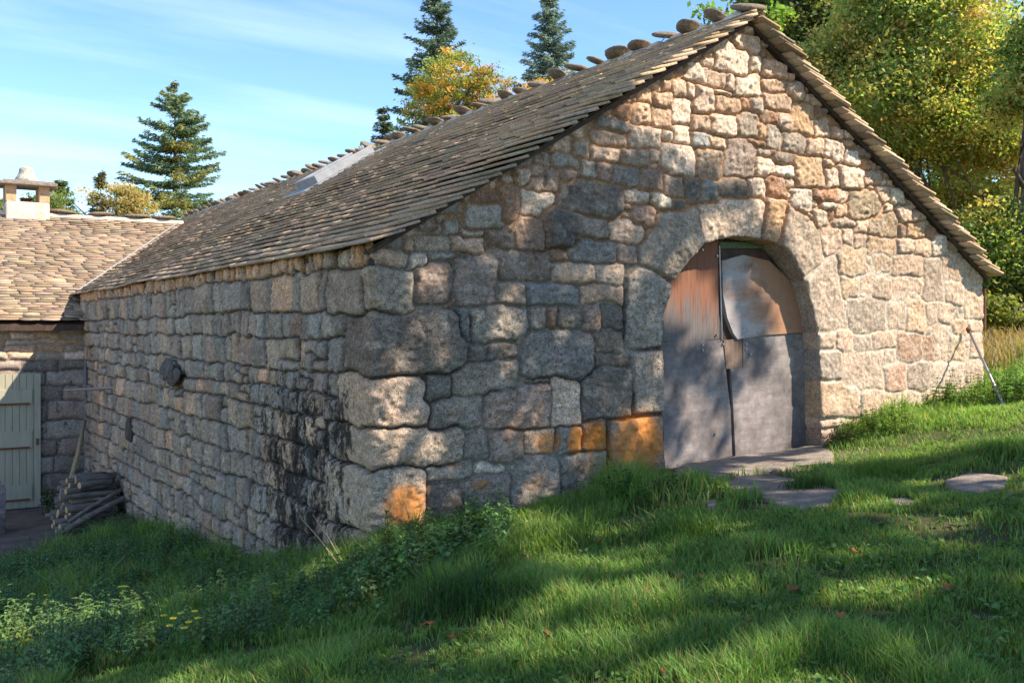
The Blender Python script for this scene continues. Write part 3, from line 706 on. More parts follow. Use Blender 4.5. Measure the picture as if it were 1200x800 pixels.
# right-hand panels
panel([(845,306),(870,299),(900,306),(925,330),(938,360),(944,389),(900,392),(863,397),(858,390),(851,372),(846,345)], M_CURVED, -.018)
panel([(871,396),(905,393),(950,390),(955,440),(955,528),(862,535),(859.5,480),(856,432),(871,431)], M_GREYWOOD, -.002)
panel([(849,399),(870,396.2),(870.5,430.5),(851.5,432)], mat_wood('brown_batten', (.20, .13, .09), (.15, .11, .09), (.09, .07, .06)), .004)
panel([(843,284),(905,284),(905,291),(843,291)], mat_plain('green_rail', (.10, .13, .07), .7), -.004, 'door_rail')
b = MB()
for (x_, z_) in ((823,404),(823,410),(874,403),(874,409),(847,403),(879,415),(840,392),(868,394),(823,293),(840,300),(838,508),(935,505)):
    p = dp(x_, z_, DY-.004); b = MB(); b.tube([p, (p[0], p[1]-.012, p[2])], .011, 8); b.build('bolt', M_METAL, dob)
b = MB(); p0 = dp(843, 288, DY-.006); p1 = dp(846, 398, DY-.006); b.tube([p0, p1], .010, 6); b.build('door_edge_strip', M_METAL, dob)
# ------------------------------------------------------------------ pipes and bars fixed to the barn
b = MB(); b.tube([(W+.06, .02, zw(1152, 338)), (W+.06, .02, zw(1152, 384))], .022, 8); b.build('drainpipe', M_RUST, barn)
yb = yw(104); b = MB(); b.tube([(-.02, yw(134), zws(134, 454)), (-.35, yw(134)+.9, zws(134, 454)-.06), (-.55, yw(134)+1.5, zws(134, 454)-.1)], .022, 7); b.build('iron_bar', M_METAL, barn)
# ------------------------------------------------------------------ house at the left
house = empty('stone_house', (-3, ANX_Y, -1.6), 'low stone house with tan slab roof and chimney joined to the barn on the left', 'house')
def hp(o): return keep_world(o, house)
ax0 = -9.0; H_EZ = 1.74; SLP = .45; AR_Y = 18.2; AR_Z = 1.75+SLP*(AR_Y-12.6)
# wall heightfield
hb = []; r3 = np.random.default_rng(21); z = 1.8
for hh_ in (.10, .09, .12, .1, .13, .16, .2, .28, .3, .33, .36, .3, .34, .36, .4):
    s = .02
    while s > -9.2:
        w = r3.uniform(.25, .6) if hh_ < .2 else r3.uniform(.35, .85); j = r3.uniform(-.015, .015, 2)
        hb.append([s-w, z-hh_+j[0], s, z+j[1]]); s -= w
    z -= hh_
hb = np.array(hb); hs = np.arange(-9, .001, .028); hs = hs[(hs > -9)]; hz = np.arange(-1.85, 1.82, .022)
A2, B2 = np.meshgrid(hs, hz, indexing='ij'); P2 = np.stack([A2, B2], -1).reshape(-1, 2)
Q2 = P2+np.stack([(fbm(P2[:, 0]*4, P2[:, 1]*4, 1, 3)-.5)*.12, (fbm(P2[:, 0]*4+9, P2[:, 1]*4+5, 2, 3)-.5)*.09], 1)
lb = np.zeros(len(P2), int); d1 = np.zeros(len(P2)); d2 = np.zeros(len(P2))
for c in np.array_split(np.argsort(Q2[:, 0]), 30):
    q = Q2[c]; cand = np.where((hb[:, 2] > q[:, 0].min()-.3) & (hb[:, 0] < q[:, 0].max()+.3))[0]; dd = boxsd(q, hb[cand]); o2 = np.argpartition(dd, 1, axis=1)[:, :2]
    a = np.take_along_axis(dd, o2, 1); f = np.where(a[:, 0] > a[:, 1], o2[:, 1], o2[:, 0]); lb[c] = cand[f]; d1[c] = a.min(1); d2[c] = a.max(1)
mm = np.minimum((d2-d1)/2, np.maximum(-d1+.012, 0)); p2 = 1-np.exp(-np.maximum(mm-.006, 0)/.03)
hh2 = .05*p2+p2*r3.uniform(-.012, .02, len(hb))[lb]+.02*(fbm(P2[:, 0]*8, P2[:, 1]*8, 3)-.5)
hc = np.array([CC[r3.choice(list('twvo')) if b_[3] > 1.15 else r3.choice(list('gdpq'))] for b_ in hb])*r3.uniform(.85, 1.15, len(hb))[:, None]
hcol = hc[lb]; mf2 = sm(.02, .008, mm)[:, None]; hcol = hcol*(1-mf2)+mf2*np.where(P2[:, 1:2] > 1.1, np.array([[.42, .28, .17]]), np.array([[.12, .1, .09]]))
J = np.arange(len(P2)).reshape(len(hs), len(hz)); Fh = np.stack([J[:-1, :-1], J[1:, :-1], J[1:, 1:], J[:-1, 1:]], -1).reshape(-1, 4)
hp(mesh_obj('wall', np.stack([P2[:, 0], ANX_Y-hh2, P2[:, 1]], 1), Fh, M_STONE, None, True, {'col': hcol, 'stain': .3*(P2[:, 1] < 1.2)*np.ones(len(P2)), 'lichen': np.zeros(len(P2)), 'pits': .4*np.ones(len(P2))}))
b = MB(); b.box((-4.6, 22.8, 0), (4.4, .25, 1.6)); b.box((-8.8, 17.9, .3), (.25, 4.9, 1.8)); hp(b.build('rear_wall', M_STONE, None))
bb = math.atan(SLP); uh = (0, cos(bb), sin(bb)); uhb = (0, -cos(bb), sin(bb))
org = (ax0, 12.62, 1.77)
hp(tiles('roof', org, (1, 0, 0), uh, 12.6, (AR_Y-12.6)/cos(bb)-.05, M_ROOF2, None, expo=.125, wmin=.22, wmax=.46, thick=.015, seed=8, colj=.17, sq=.8))
hp(tiles('roof', (ax0, 2*AR_Y-12.6, 1.77), (1, 0, 0), uhb, 12.6, (AR_Y-12.6)/cos(bb)-.05, M_ROOF2, None, expo=.25, wmin=.3, wmax=.5, thick=.026, seed=9))
b = MB()
for sg in (-1, 1):
    yy = AR_Y+sg*(AR_Y-12.65); P = [(ax0, yy, 1.70), (3.2, yy, 1.70), (3.2, AR_Y, AR_Z-.06), (ax0, AR_Y, AR_Z-.06), (ax0, yy, 1.765), (3.2, yy, 1.765), (3.2, AR_Y, AR_Z), (ax0, AR_Y, AR_Z)]
    b.add(P, [(0, 1, 2, 3), (4, 7, 6, 5), (0, 4, 5, 1), (1, 5, 6, 2), (3, 2, 6, 7), (0, 3, 7, 4)])
hp(b.build('roof_boarding', M_DARKWOOD, None))
b = MB(); b.box((-4.6, 12.64, 1.70), (4.5, .03, .05)); hp(b.build('eaves_board', M_DARKWOOD, None))
mo = MB(); mo.box((-2.9, AR_Y, AR_Z+.06), (6.0, .13, .05)); x = -8.6; i = 0
while x < 3.1:
    o = rock('ridge_stone', (0, 0, 0), (rr.uniform(.28, .36), .2, .05), M_RIDGE, None, i % 8, n=8, amp=.1, sq=.85); hp(o)
    o.location = (x+3+rr.normal(0, .03), AR_Y-ANX_Y, AR_Z+.17+1.6); o.rotation_euler = (0, rr.normal(0, .05), rr.normal(0, .1)); x += rr.uniform(.72, .9); i += 1
hp(mo.build('ridge_mortar', M_MORTAR, None, bevel=.02))
# valley flashing
b = MB()
def meet(u_): return None
v0 = np.array([.0, 12.6+(EAVE_Z-1.75)/SLP, EAVE_Z+.10]); v1 = np.array([3.05, AR_Y, AR_Z+.11]); b.tube([v0, v1], .016, 6); hp(b.build('valley_flashing', mat_plain('dull_lead', (.28, .28, .28), .7), None))
# chimney
def mat_chim():
    t = NT('patched_masonry'); v = t.n.new('ShaderNodeTexVoronoi'); v.inputs['Scale'].default_value = 3.6; t.l.new(t.tc.outputs['Object'], v.inputs['Vector'])
    e = t.n.new('ShaderNodeTexVoronoi'); e.feature = 'DISTANCE_TO_EDGE'; e.inputs['Scale'].default_value = 3.6; t.l.new(t.tc.outputs['Object'], e.inputs['Vector'])
    sp = t.n.new('ShaderNodeSeparateColor'); t.l.new(v.outputs['Color'], sp.inputs[0])
    c = t.mix(t.rng(sp.outputs[0], .3, .7), (.62, .54, .44), (.50, .31, .17)); c = t.mix(t.rng(e.outputs['Distance'], .10, .04), c, (.66, .60, .52))
    c = t.scale(c, t.rng(t.noise(25, 5, .7), .3, .7, .7, 1.25)); return t.fin(c, .95, t.bump(t.noise(18, 5, .7), .8, .02), .15)
cz = AR_Z; cxm = xw(31, AR_Y); ppm = F_PX/((cxm-CAM[0])*FV[0]+(AR_Y-CAM[1])*FV[1])
hw = .5*50/ppm/1.09
chim = MB(); chim.box((cxm, AR_Y+.05, cz-.06), (hw, .36, .38)); cho = chim.build('chimney', mat_chim(), None, bevel=.03); hp(cho)
def hc_(mb, name, mat, **k):
    o = mb.build(name, mat, None, **k); o.parent = cho; return o
for sx in (-1, 1):
    for sy in (-1, 1):
        b = MB(); b.box((cxm+sx*(hw-.11), AR_Y+.05+sy*.24, cz+.32+.19), (.11, .1, .19)); hc_(b, 'pillar', mat_plain('sandstone_pier', (.52, .34, .19), .9, 12, .75, 1.2, .5), bevel=.012)
b = MB(); b.box((cxm, AR_Y+.05, cz+.70+.03), (hw+.15, .5, .035)); b.box((cxm+.02, AR_Y+.05, cz+.785), (hw+.08, .42, .022)); hc_(b, 'cap_slab', M_SLAB, bevel=.01)
th = np.linspace(0, 1, 9); b = MB()
b.tube([(cxm+.0, AR_Y+.05, cz+.80+.38*t) for t in th], [.24*(1-.55*t**1.3)*(1+.08*sin(9*t)) if t < .98 else .05 for t in th], 12); hc_(b, 'finial_stone', mat_plain('lichened_stone', (.42, .38, .31), .95, 20, .55, 1.35, 1.), smooth=True)
b = MB(); b.tube([(cxm+.0, AR_Y+.05, cz+.3), (cxm, AR_Y+.05, cz+.40)], .11, 12); b.tube([(cxm, AR_Y+.05, cz+.41), (cxm, AR_Y+.05, cz+.435)], .14, 12); hc_(b, 'flue', M_RUST)
# sage green plank door
dx1 = xw(47, ANX_Y); dx0 = dx1-1.06; dzt = zw(47, 437, ANX_Y); dzb = zw(47, 592, ANX_Y)
b = MB(); n = 9
for i in range(n):
    w = (dx1-dx0)/n; b.box((dx0+w*(i+.5), ANX_Y-.10, (dzt+dzb)/2), (w/2-.004, .014, (dzt-dzb)/2))
b.box(((dx0+dx1)/2, ANX_Y-.075, (dzt+dzb)/2), ((dx1-dx0)/2-.01, .01, (dzt-dzb)/2-.01))
pd = b.build('door', M_GREENDOOR, None, bevel=.003); hp(pd)
for zt, hh_ in ((dzt-.42, .14), (dzt-1.2, .16), (dzb+.28, .14)):
    b = MB(); b.box(((dx0+dx1)/2-.05, ANX_Y-.128, zt), ((dx1-dx0)/2-.1, .013, hh_)); o = b.build('batten', M_GREENDOOR, None, bevel=.004); o.parent = pd
    b = MB(); b.box(((dx0+dx1)/2-.05, ANX_Y-.145, zt-hh_*.9), ((dx1-dx0)/2-.14, .004, .018)); o = b.build('hinge_strap', M_RUST, None); o.parent = pd
b = MB(); b.box((dx1-.06, ANX_Y-.125, dzt-1.25), (.02, .015, .06)); o = b.build('handle', M_RUST, None); o.parent = pd
b = MB(); b.tube([(-.05, ANX_Y-.12, 1.5), (-.04, ANX_Y-.12, .9), (-.04, ANX_Y-.12, -1.5)], .03, 8); hp(b.build('drainpipe', mat_plain('grey_pipe', (.16, .16, .17), .6), None))
# ------------------------------------------------------------------ woodpile, poles, crate
LOGG = 'firewood logs stacked against the side wall'
def log(p0, p1, r, lab_):
    p0 = np.array(p0); p1 = np.array(p1); t = (p1-p0); c = (p0+p1)/2; m = MB(); k = random.uniform(-.02, .02)
    q = [p0-c, (p0-c)*.3+np.array([0, k, k]), (p1-c)*.3+np.array([0, -k, k]), p1-c]; m.tube(q, [r*1.03, r, r*.97, r*.93], 9)
    o = m.build('firewood_log', M_LOG, None, True); o.location = c
    o.data.materials.append(M_LOGEND)
    for p in list(o.data.polygons)[-2:]: p.material_index = 1; p.use_smooth = False
    tag(o, lab_, 'log', LOGG); return o
pc = gpt(108, 612); gy0 = pc[1]; 
print('PILE', pc)
yA = yw(140, -.15)-.1
for row in range(10):
    zr = gz(-.5, yA+.5)+.05+row*.078; nlog = 12-row if row < 4 else 9-int((row-4)*1.1)
    for j in range(max(nlog, 2)):
        yy = yA+.05+j*.098+(row % 2)*.05+row*.035+random.uniform(-.015, .015); r = random.uniform(.032, .052)
        a = random.uniform(-.12, .12); l0 = -1.0+random.uniform(-.1, .32)+row*.02
        log((l0, yy-a, zr+random.uniform(-.02, .02)), (-.1+random.uniform(-.12, .02), yy+a, zr+random.uniform(-.02, .03)), r, 'rough grey firewood log inside the pile against the side wall')
l = log((-.95, yA-.12, gz(-.9, yA-.1)+.10), (-.12, yA-.16, gz(-.2, yA)+.42), .045, 'long log leaning slantwise across the front of the firewood pile')
l = log((-.9, yA-.03, gz(-.9, yA-.1)+.20), (-.15, yA-.02, gz(-.2, yA)+.52), .035, 'thin log leaning above the other slanted one on the firewood pile')
f = at(84, (ANX_Y-.9-CAM[1])*FV[1]+(.6+CAM[0])*0+1.2, 0); 
xf = -.62; yf = ANX_Y-1.1
b = MB(); b.tube([(0, 0, 0), (.42, .6, 1.30)], [.045, .03], 9); o = b.build('wooden_pole', M_POLE, None, True); 
fp = np.array([xw(80, 11.6), 11.6, 0]); fp[2] = zw(80, 574, 11.6); o.location = fp
tp = np.array([xw(99, 12.6), 12.6, zw(99, 492, 12.6)])-fp
o.data.clear_geometry(); bpy.data.objects.remove(o)
b = MB(); b.tube([(0, 0, 0), tuple(tp*.5+np.array([.02, 0, 0])), tuple(tp)], [.05, .04, .03], 9); o = b.build('wooden_pole', M_POLE, None, True); o.location = fp
tag(o, 'long pale wooden pole leaning in the corner behind the firewood pile', 'pole')
b = MB(); dirn = tp/np.linalg.norm(tp); b.tube([(0, 0, 0), tuple(-dirn*.02+np.array([-.03, -.04, -.01]))], .075, 12); c_ = b.build('cut_end', M_LOGEND, o)
# crate at the left edge
cr = np.array([xw(-22, 10.6), 10.6, 0]); cr[2] = gz(cr[0], cr[1])
root = empty('slatted_crate', tuple(cr), 'grey slatted wooden crate at the left edge in front of the green door', 'crate')
for k in range(7):
    b = MB(); b.box((-.02, -.3, .08+k*.105), (.33, .012, .038)); b.build('slat', M_GREYWOOD, root, bevel=.003)
    b = MB(); b.box((.31, 0, .08+k*.105), (.012, .29, .038)); b.build('slat', M_GREYWOOD, root, bevel=.003)
for sx in (-.3, .285):
    for sy in (-.275, .28):
        b = MB(); b.box((sx, sy, .4), (.025, .02, .4)); b.build('corner_post', M_GREYWOOD, root)
# steel pole leaning on the gable, right
tp = np.array([xw(1135, -.07), -.07, zw(1135, 386, -.07)])
ft = gpt(1178, 477); ft[2] -= .02
print('POLEFT', ft, 'TOP', tp)
root = empty('prop_pole', tuple(ft), 'thin grey metal pole leaning against the right end of the gable wall', 'pole')
b = MB(); d = tp-ft; b.tube([(0, 0, 0), tuple(d*.98)], .015, 10); b.build('shaft', M_METAL, root, True)
b = MB(); b.tube([tuple(d*.97), tuple(d*1.01)], .03, 10); b.build('end_cap', M_RUST, root, True)
# ------------------------------------------------------------------ stone slabs in the grass
def slab(name, pxs, lab_, th=.035, seed=0, cat='stone slab'):
    P = np.array([gpt(*p) for p in pxs]); c = P.mean(0); n = len(P)
    rings = []; fr = (1.04, 1.0, .93, .75, .5, .25)
    # subdivide outline
    out = []
    for i in range(n):
        a, b_ = P[i], P[(i+1) % n]; k = max(2, int(np.linalg.norm(b_-a)/.07))
        for j in range(k): out.append(a+(b_-a)*j/k)
    out = np.array(out); m = len(out); V = []
    out[:, :2] += .03*(np.stack([fbm(out[:, 0]*6, out[:, 1]*6, seed), fbm(out[:, 0]*6+9, out[:, 1]*6, seed+1)], 1)-.5)*2
    for i, f in enumerate(fr):
        q = c+(out-c)*f; z = ground(q[:, 0], q[:, 1])+(th if i > 0 else -.05)-(.012 if i == 1 else 0)+.02*(fbm(q[:, 0]*4, q[:, 1]*4, seed, 4)-.5); V.append(np.stack([q[:, 0], q[:, 1], z], 1))
    V.append(np.array([[c[0], c[1], gz(c[0], c[1])+th]])); V = np.concatenate(V)-c; F4 = []
    for i in range(len(fr)-1):
        for j in range(m): F4.append((i*m+j, i*m+(j+1) % m, (i+1)*m+(j+1) % m, (i+1)*m+j))
    F3 = [((len(fr)-1)*m+j, (len(fr)-1)*m+(j+1) % m, len(fr)*m) for j in range(m)]
    o = mesh_obj(name, V, [np.array(F4), np.array(F3)], M_SLAB, None, True); o.location = c; tag(o, lab_, cat); return P
SL = []
SL.append(slab('stone_slab', [(783,556),(800,546),(960,521),(975,532),(978,546),(930,549),(905,556),(862,558),(832,566),(800,568)], 'wide granite threshold slab directly under the arched barn door', .03, 1))
SL.append(slab('stone_slab', [(862,560),(905,558),(925,562),(960,570),(992,580),(968,597),(925,598),(890,585),(845,570)], 'flat worn stone slab just in front of the door threshold', .02, 2))
SL.append(slab('stone_slab', [(1108,566),(1135,557),(1182,560),(1180,572),(1140,579),(1112,577)], 'flat stone slab in the grass farthest right of the door', .02, 3))
SL.append(slab('stone_slab', [(1040,588),(1062,586),(1078,591),(1062,597),(1044,595)], 'small flat stone in the shaded grass between the two larger slabs', .015, 4))
SL.append(slab('stone_slab', [(1065,778),(1100,772),(1130,785),(1110,800),(1070,795)], 'small pale stone in the grass at the bottom right corner', .012, 5))
SL.append(slab('stone_slab', [(825,590),(838,588),(842,600),(830,603)], 'tiny grey stone poking out beside the long grass tuft', .02, 6))
# ------------------------------------------------------------------ foliage helpers
def leaves_mesh(name, C, N, size, colr, mat, parent=None, ar=.6, shape='leaf'):
    """C centres, N normals-ish random, each leaf a folded quad-pair"""
    n = len(C); r = np.random.default_rng(n)
    a = r.normal(size=(n, 3)); a -= N*(a*N).sum(1)[:, None]; a /= np.linalg.norm(a, axis=1)[:, None]+1e-9
    b_ = np.cross(N, a); s = size[:, None]
    v0 = C-a*s; v1 = C+b_*s*ar+N*s*.15-a*s*.1; v2 = C+a*s; v3 = C-b_*s*ar+N*s*.15-a*s*.1
    V = np.stack([v0, v1, v2, v3], 1).reshape(-1, 3); K = np.arange(n)*4
    Ft = np.concatenate([np.stack([K, K+1, K+2], 1), np.stack([K, K+2, K+3], 1)])
    return mesh_obj(name, V, Ft, mat, parent, False, {'col': np.repeat(colr, 4, axis=0)})
def unit(v): return v/(np.linalg.norm(v, axis=-1, keepdims=True)+1e-9)
def crown_pts(blobs, nclump, per, cl, seed, gap=.5):
    r = np.random.default_rng(seed); C = []; K = []
    w = np.array([b[3]*b[4]*b[5] for b in blobs])**.67; w /= w.sum()
    for i in range(nclump):
        b = blobs[r.choice(len(blobs), p=w)]; d = unit(r.normal(size=3)); rad = r.uniform(.45, 1.05)**.6
        c = np.array(b[:3])+d*rad*np.array(b[3:6])
        if vn(np.array(c[0]*gap+50), np.array(c[2]*gap+c[1]*.3+50), seed) < .31: continue
        m = int(per*r.uniform(.5, 1.4)); p = r.normal(size=(m, 3))*np.array([1, 1, .55])*cl*r.uniform(.6, 1.3)+c
        C.append(p); K.append(np.full(m, i))
    return np.concatenate(C), np.concatenate(K)
def broad_tree(name, base, blobs, nclump, per, cl, leaf, cols, label, seed, group=None, trunk_r=.22, cat='tree', limbs=14, gap=.5):
    r = np.random.default_rng(seed+100); base = np.array(base, float)
    root = empty(name, tuple(base), label, cat, group)
    C, K = crown_pts(blobs, nclump, per, cl, seed, gap); n = len(C)
    cc = np.array(cols); pick = cc[r.integers(0, len(cc), K.max()+1)][K]
    t = vn(C[:, 0]*.7+70, C[:, 2]*.7+C[:, 1]*.5+70, seed+1)[:, None]
    pick = pick*(.85+.75*t)*r.uniform(.75, 1.35, (n, 1))*(1+r.normal(0, .06, (n, 3)))
    N = unit(r.normal(size=(n, 3))+np.array([.25, -.3, .9]))
    o = leaves_mesh('crown', C-base, N, leaf*r.uniform(.6, 1.3, n), np.clip(pick, .005, .8), M_LEAF, root)
    b = MB(); cen = np.mean([bb_[:3] for bb_ in blobs], 0)
    top = np.array([cen[0], cen[1], max(bb_[2] for bb_ in blobs)])
    tr = [base*0, (cen-base)*np.array([.2, .2, .3])+r.normal(0, .05, 3), (cen-base)*np.array([.6, .6, .75]), (top-base)*.92]
    b.tube(tr, [trunk_r, trunk_r*.75, trunk_r*.45, trunk_r*.12], 9); b.build('trunk', M_BARK, root, True)
    b = MB()
    for i in range(limbs):
        bb_ = blobs[i % len(blobs)]; tgt = np.array(bb_[:3])+unit(r.normal(size=3))*np.array(bb_[3:6])*.75-base
        f_ = r.uniform(.3, .8); s0 = tr[1]*(1-f_)+tr[3]*f_; m_ = (s0+tgt)/2+np.array([0, 0, .25]); b.tube([s0, m_, tgt], [trunk_r*.35, trunk_r*.2, trunk_r*.05], 6)
    b.build('branch', M_BARK, root, True)
    return root
def conifer(name, base, h, rad, cols, label, seed, nl=46, droop=.25, fr=.10, card=.16, group=None, bare=0.):
    r = np.random.default_rng(seed); base = np.array(base, float); root = empty(name, tuple(base), label, 'tree', group)
    b = MB(); b.tube([(0, 0, 0), (0, 0, h*.5), (0, 0, h)], [h*.018, h*.011, .01], 8); b.build('trunk', M_BARK, root, True)
    C = []; D = []; S_ = []; bm = MB()
    for i in range(nl):
        t = (i+r.uniform(0, 1))/nl; z = h*(fr+(1-fr)*t); L_ = rad*(1-t)**.75*r.uniform(.8, 1.08)+.12
        for j in range(r.integers(4, 8)):
            a = r.uniform(0, 2*pi); d = np.array([cos(a), sin(a), 0]); l = L_*r.uniform(.65, 1.0); m = int(l/.06)+4
            f = np.linspace(.08, 1, m)[:, None]; up = (.30*t-droop)*f+.22*f*f
            p = d*l*f+np.array([0, 0, 1])*(z+l*up)
            side = np.array([-d[1], d[0], 0])
            if j < 3: bm.tube([p[0], p[m//2], p[-1]], [.03, .015, .005], 4, False)
            for q in range(6):
                wv = (1-f)*.33*l+.07; off = side*r.uniform(-1, 1, (m, 1))*wv+np.array([0, 0, 1])*r.normal(-.04, .05, (m, 1))
                C.append(p+off); D.append(unit(d*.8+side*np.sign(r.normal(size=(m, 1)))*.6+np.array([0, 0, -.25])+r.normal(0, .25, (m, 3)))); S_.append(r.uniform(.6, 1.2, m)*card)
    bm.build('branch', M_BARK, root, False)
    C = np.concatenate(C); D = np.concatenate(D); S_ = np.concatenate(S_)[:, None]; n = len(C)
    up = unit(np.cross(D, r.normal(size=(n, 3)))); wv = .20
    v0 = C-D*S_*.3; v1 = C+up*S_*wv; v2 = C+D*S_; v3 = C-up*S_*wv
    V = np.stack([v0, v1, v2, v3], 1).reshape(-1, 3); K = np.arange(n)*4
    cc = np.array(cols); g_ = vn(C[:, 0]*1.5+60, C[:, 2]*1.5+60, seed)[:, None]
    colr = (cc[0]*(1-g_)+cc[1]*g_)*r.uniform(.6, 1.4, (n, 1))
    if len(cc) > 2: msk = r.random(n) < sm(.55, .75, vn(C[:, 0]*.9+30, C[:, 2]*.9+C[:, 1]+30, seed+2)); colr[msk] = cc[2]*r.uniform(.7, 1.3, (msk.sum(), 1))
    mesh_obj('crown', V, np.stack([K, K+1, K+2, K+3], 1), M_NEEDLE, root, False, {'col': np.repeat(np.clip(colr, .004, .7), 4, axis=0)})
    return root
def bl(px, py, dep, rpx, rpy=None, rd=None):
    p = at(px, dep, py=py); q = dep/F_PX; rpy = rpy or rpx; return (p[0], p[1], p[2], rpx*q, (rd or rpx)*q, rpy*q)
def gb(px, dep): p = at(px, dep, 0.); p[2] = gz(p[0], p[1])-.1; return p
# conifers
G1 = [(.15, .23, .13), (.24, .31, .16)]
def con(px, dep, top, halfpx, seed, label, cols, **k):
    b_ = gb(px, dep); zt = at(px, dep, py=top)[2]; return conifer('fir_tree', b_, zt-b_[2], halfpx*dep/F_PX, cols, label, seed, **k)
con(205, 44, 98, 128, 31, 'full green fir tree standing alone beyond the house roof', G1+[(.34, .32, .10)], nl=50, card=.17, group='conifers beyond the roofs')
con(512, 42, -22, 115, 32, 'tall dark fir tree behind the yellow tree beyond the barn ridge', [(.11, .17, .12), (.18, .24, .15)], nl=54, card=.16, group='conifers beyond the roofs')
con(644, 40, -14, 100, 33, 'bluish spruce tree right of the yellow tree beyond the barn ridge', [(.17, .24, .19), (.26, .33, .26)], nl=60, card=.15, group='conifers beyond the roofs')
con(448, 40, 128, 60, 34, 'short dark fir rising at the left foot of the yellow tree', [(.07, .11, .07), (.11, .15, .08)], nl=36, card=.15, group='conifers beyond the roofs')
con(72, 34, 210, 60, 35, 'small pointed green conifer just right of the chimney', [(.11, .16, .05), (.17, .20, .05)], nl=44, card=.13)
con(118, 36, 203, 55, 36, 'small brownish conifer tip rising out of the golden shrub', [(.18, .17, .07), (.24, .20, .07)], nl=34, card=.15)
con(6, 36, 232, 28, 39, 'green conifer tip showing through and left of the chimney', [(.11, .16, .05), (.16, .19, .05)], nl=30, card=.15)
YG = [(.46, .27, .06), (.38, .26, .07), (.26, .27, .08), (.18, .23, .06), (.46, .26, .06), (.20, .24, .07)]
broad_tree('yellow_tree', gb(530, 34), [bl(530, 104, 34, 44, 44), bl(500, 130, 34, 30, 34), bl(572, 112, 34, 32, 40), bl(545, 165, 34, 45, 40), bl(480, 168, 34, 25, 25), bl(470, 190, 34, 40, 28), bl(440, 190, 34, 30, 20)], 900, 34, .14, .055, YG, 'autumn yellow and orange tree in front of the tall dark fir', 41, limbs=20)
broad_tree('yellow_tree', gb(640, 30), [bl(638, 112, 30, 26, 20), bl(665, 105, 30, 16, 14)], 120, 26, .12, .05, YG[:2], 'low golden tree top just showing over the barn ridge under the spruce', 42, limbs=6)
broad_tree('golden_shrub', gb(135, 30), [bl(128, 242, 30, 38, 28), bl(162, 250, 30, 22, 24), bl(100, 245, 30, 26, 28), bl(140, 236, 30, 24, 20)], 800, 36, .12, .04, [(.46, .36, .16), (.40, .32, .15), (.50, .36, .18), (.26, .27, .10)], 'golden brown shrub top over the house ridge', 43, limbs=8, cat='shrub')
broad_tree('green_shrub', gb(62, 32), [bl(66, 248, 32, 26, 26), bl(40, 258, 32, 26, 30), bl(84, 252, 32, 24, 24), bl(5, 262, 32, 20, 26)], 600, 34, .12, .04, [(.18, .23, .07), (.25, .27, .09), (.13, .18, .06)], 'leafy green shrub behind the chimney over the house ridge', 44, limbs=6, cat='shrub')
broad_tree('maple_tree', gb(855, 17), [bl(828, 22, 17, 13, 12), bl(912, 22, 17, 14, 12), bl(872, 40, 17, 40, 22), bl(850, 70, 17, 50, 30)], 170, 22, .1, .055, [(.16, .25, .05), (.22, .28, .05), (.12, .2, .04)], 'bright green maple twigs poking up behind the barn gable peak', 45, limbs=10)
GG = [(.23, .29, .09), (.30, .34, .10), (.44, .37, .12), (.16, .24, .08), (.48, .34, .13), (.19, .27, .085), (.36, .35, .11)]
DG = [(.07, .11, .045), (.10, .14, .05), (.16, .17, .05)]
broad_tree('oak_tree', gb(960, 34), [bl(940, 10, 34, 75, 60), bl(1010, -10, 34, 80, 70), bl(960, 90, 34, 80, 70), bl(1040, 60, 34, 70, 70)], 1500, 60, .32, .085, DG, 'dark green oak behind the barn gable peak, farthest of the right trees', 51, limbs=16, trunk_r=.3)
broad_tree('maple_tree', gb(1075, 24), [bl(1085, 40, 24, 92, 70), bl(1010, 60, 24, 55, 45), bl(960, 85, 24, 32, 30), bl(1040, 130, 24, 90, 75), bl(1110, 200, 24, 100, 80), bl(1150, 120, 24, 70, 80), bl(1060, -20, 24, 80, 50), bl(1140, 270, 24, 80, 60)], 2600, 75, .25, .052, GG, 'large yellow green maple filling the upper right beside the gable slope', 52, limbs=34, trunk_r=.2)
broad_tree('maple_tree', gb(1195, 20), [bl(1195, 240, 20, 60, 60), bl(1150, 300, 20, 45, 55), bl(1200, 330, 20, 60, 45), bl(1225, 150, 20, 60, 70), bl(1250, 280, 20, 80, 80), bl(1260, 60, 20, 70, 70), bl(1180, 200, 20, 55, 60), bl(1160, 245, 20, 45, 50)], 1900, 75, .24, .05, GG[:4]+[(.05, .08, .02)], 'leafy green maple at the far right edge behind the field', 53, limbs=6, trunk_r=.16)
broad_tree('hedge_shrub', gb(1180, 17.5), [bl(1170, 362, 17.5, 22, 20), bl(1205, 366, 17.5, 26, 22)], 160, 30, .14, .05, [(.10, .13, .03), (.16, .17, .04)], 'low leafy shrub between the dry field and the maples', 54, limbs=8, cat='shrub', trunk_r=.06)
broad_tree('oak_tree', gb(1120, 40), [bl(1120, 300, 40, 90, 90), bl(1230, 320, 40, 110, 80), bl(1180, 190, 40, 60, 90), bl(1060, 160, 40, 60, 80)], 1100, 60, .34, .10, DG, 'dark oak far behind the dry field seen between the maple branches', 55, limbs=14, trunk_r=.3)
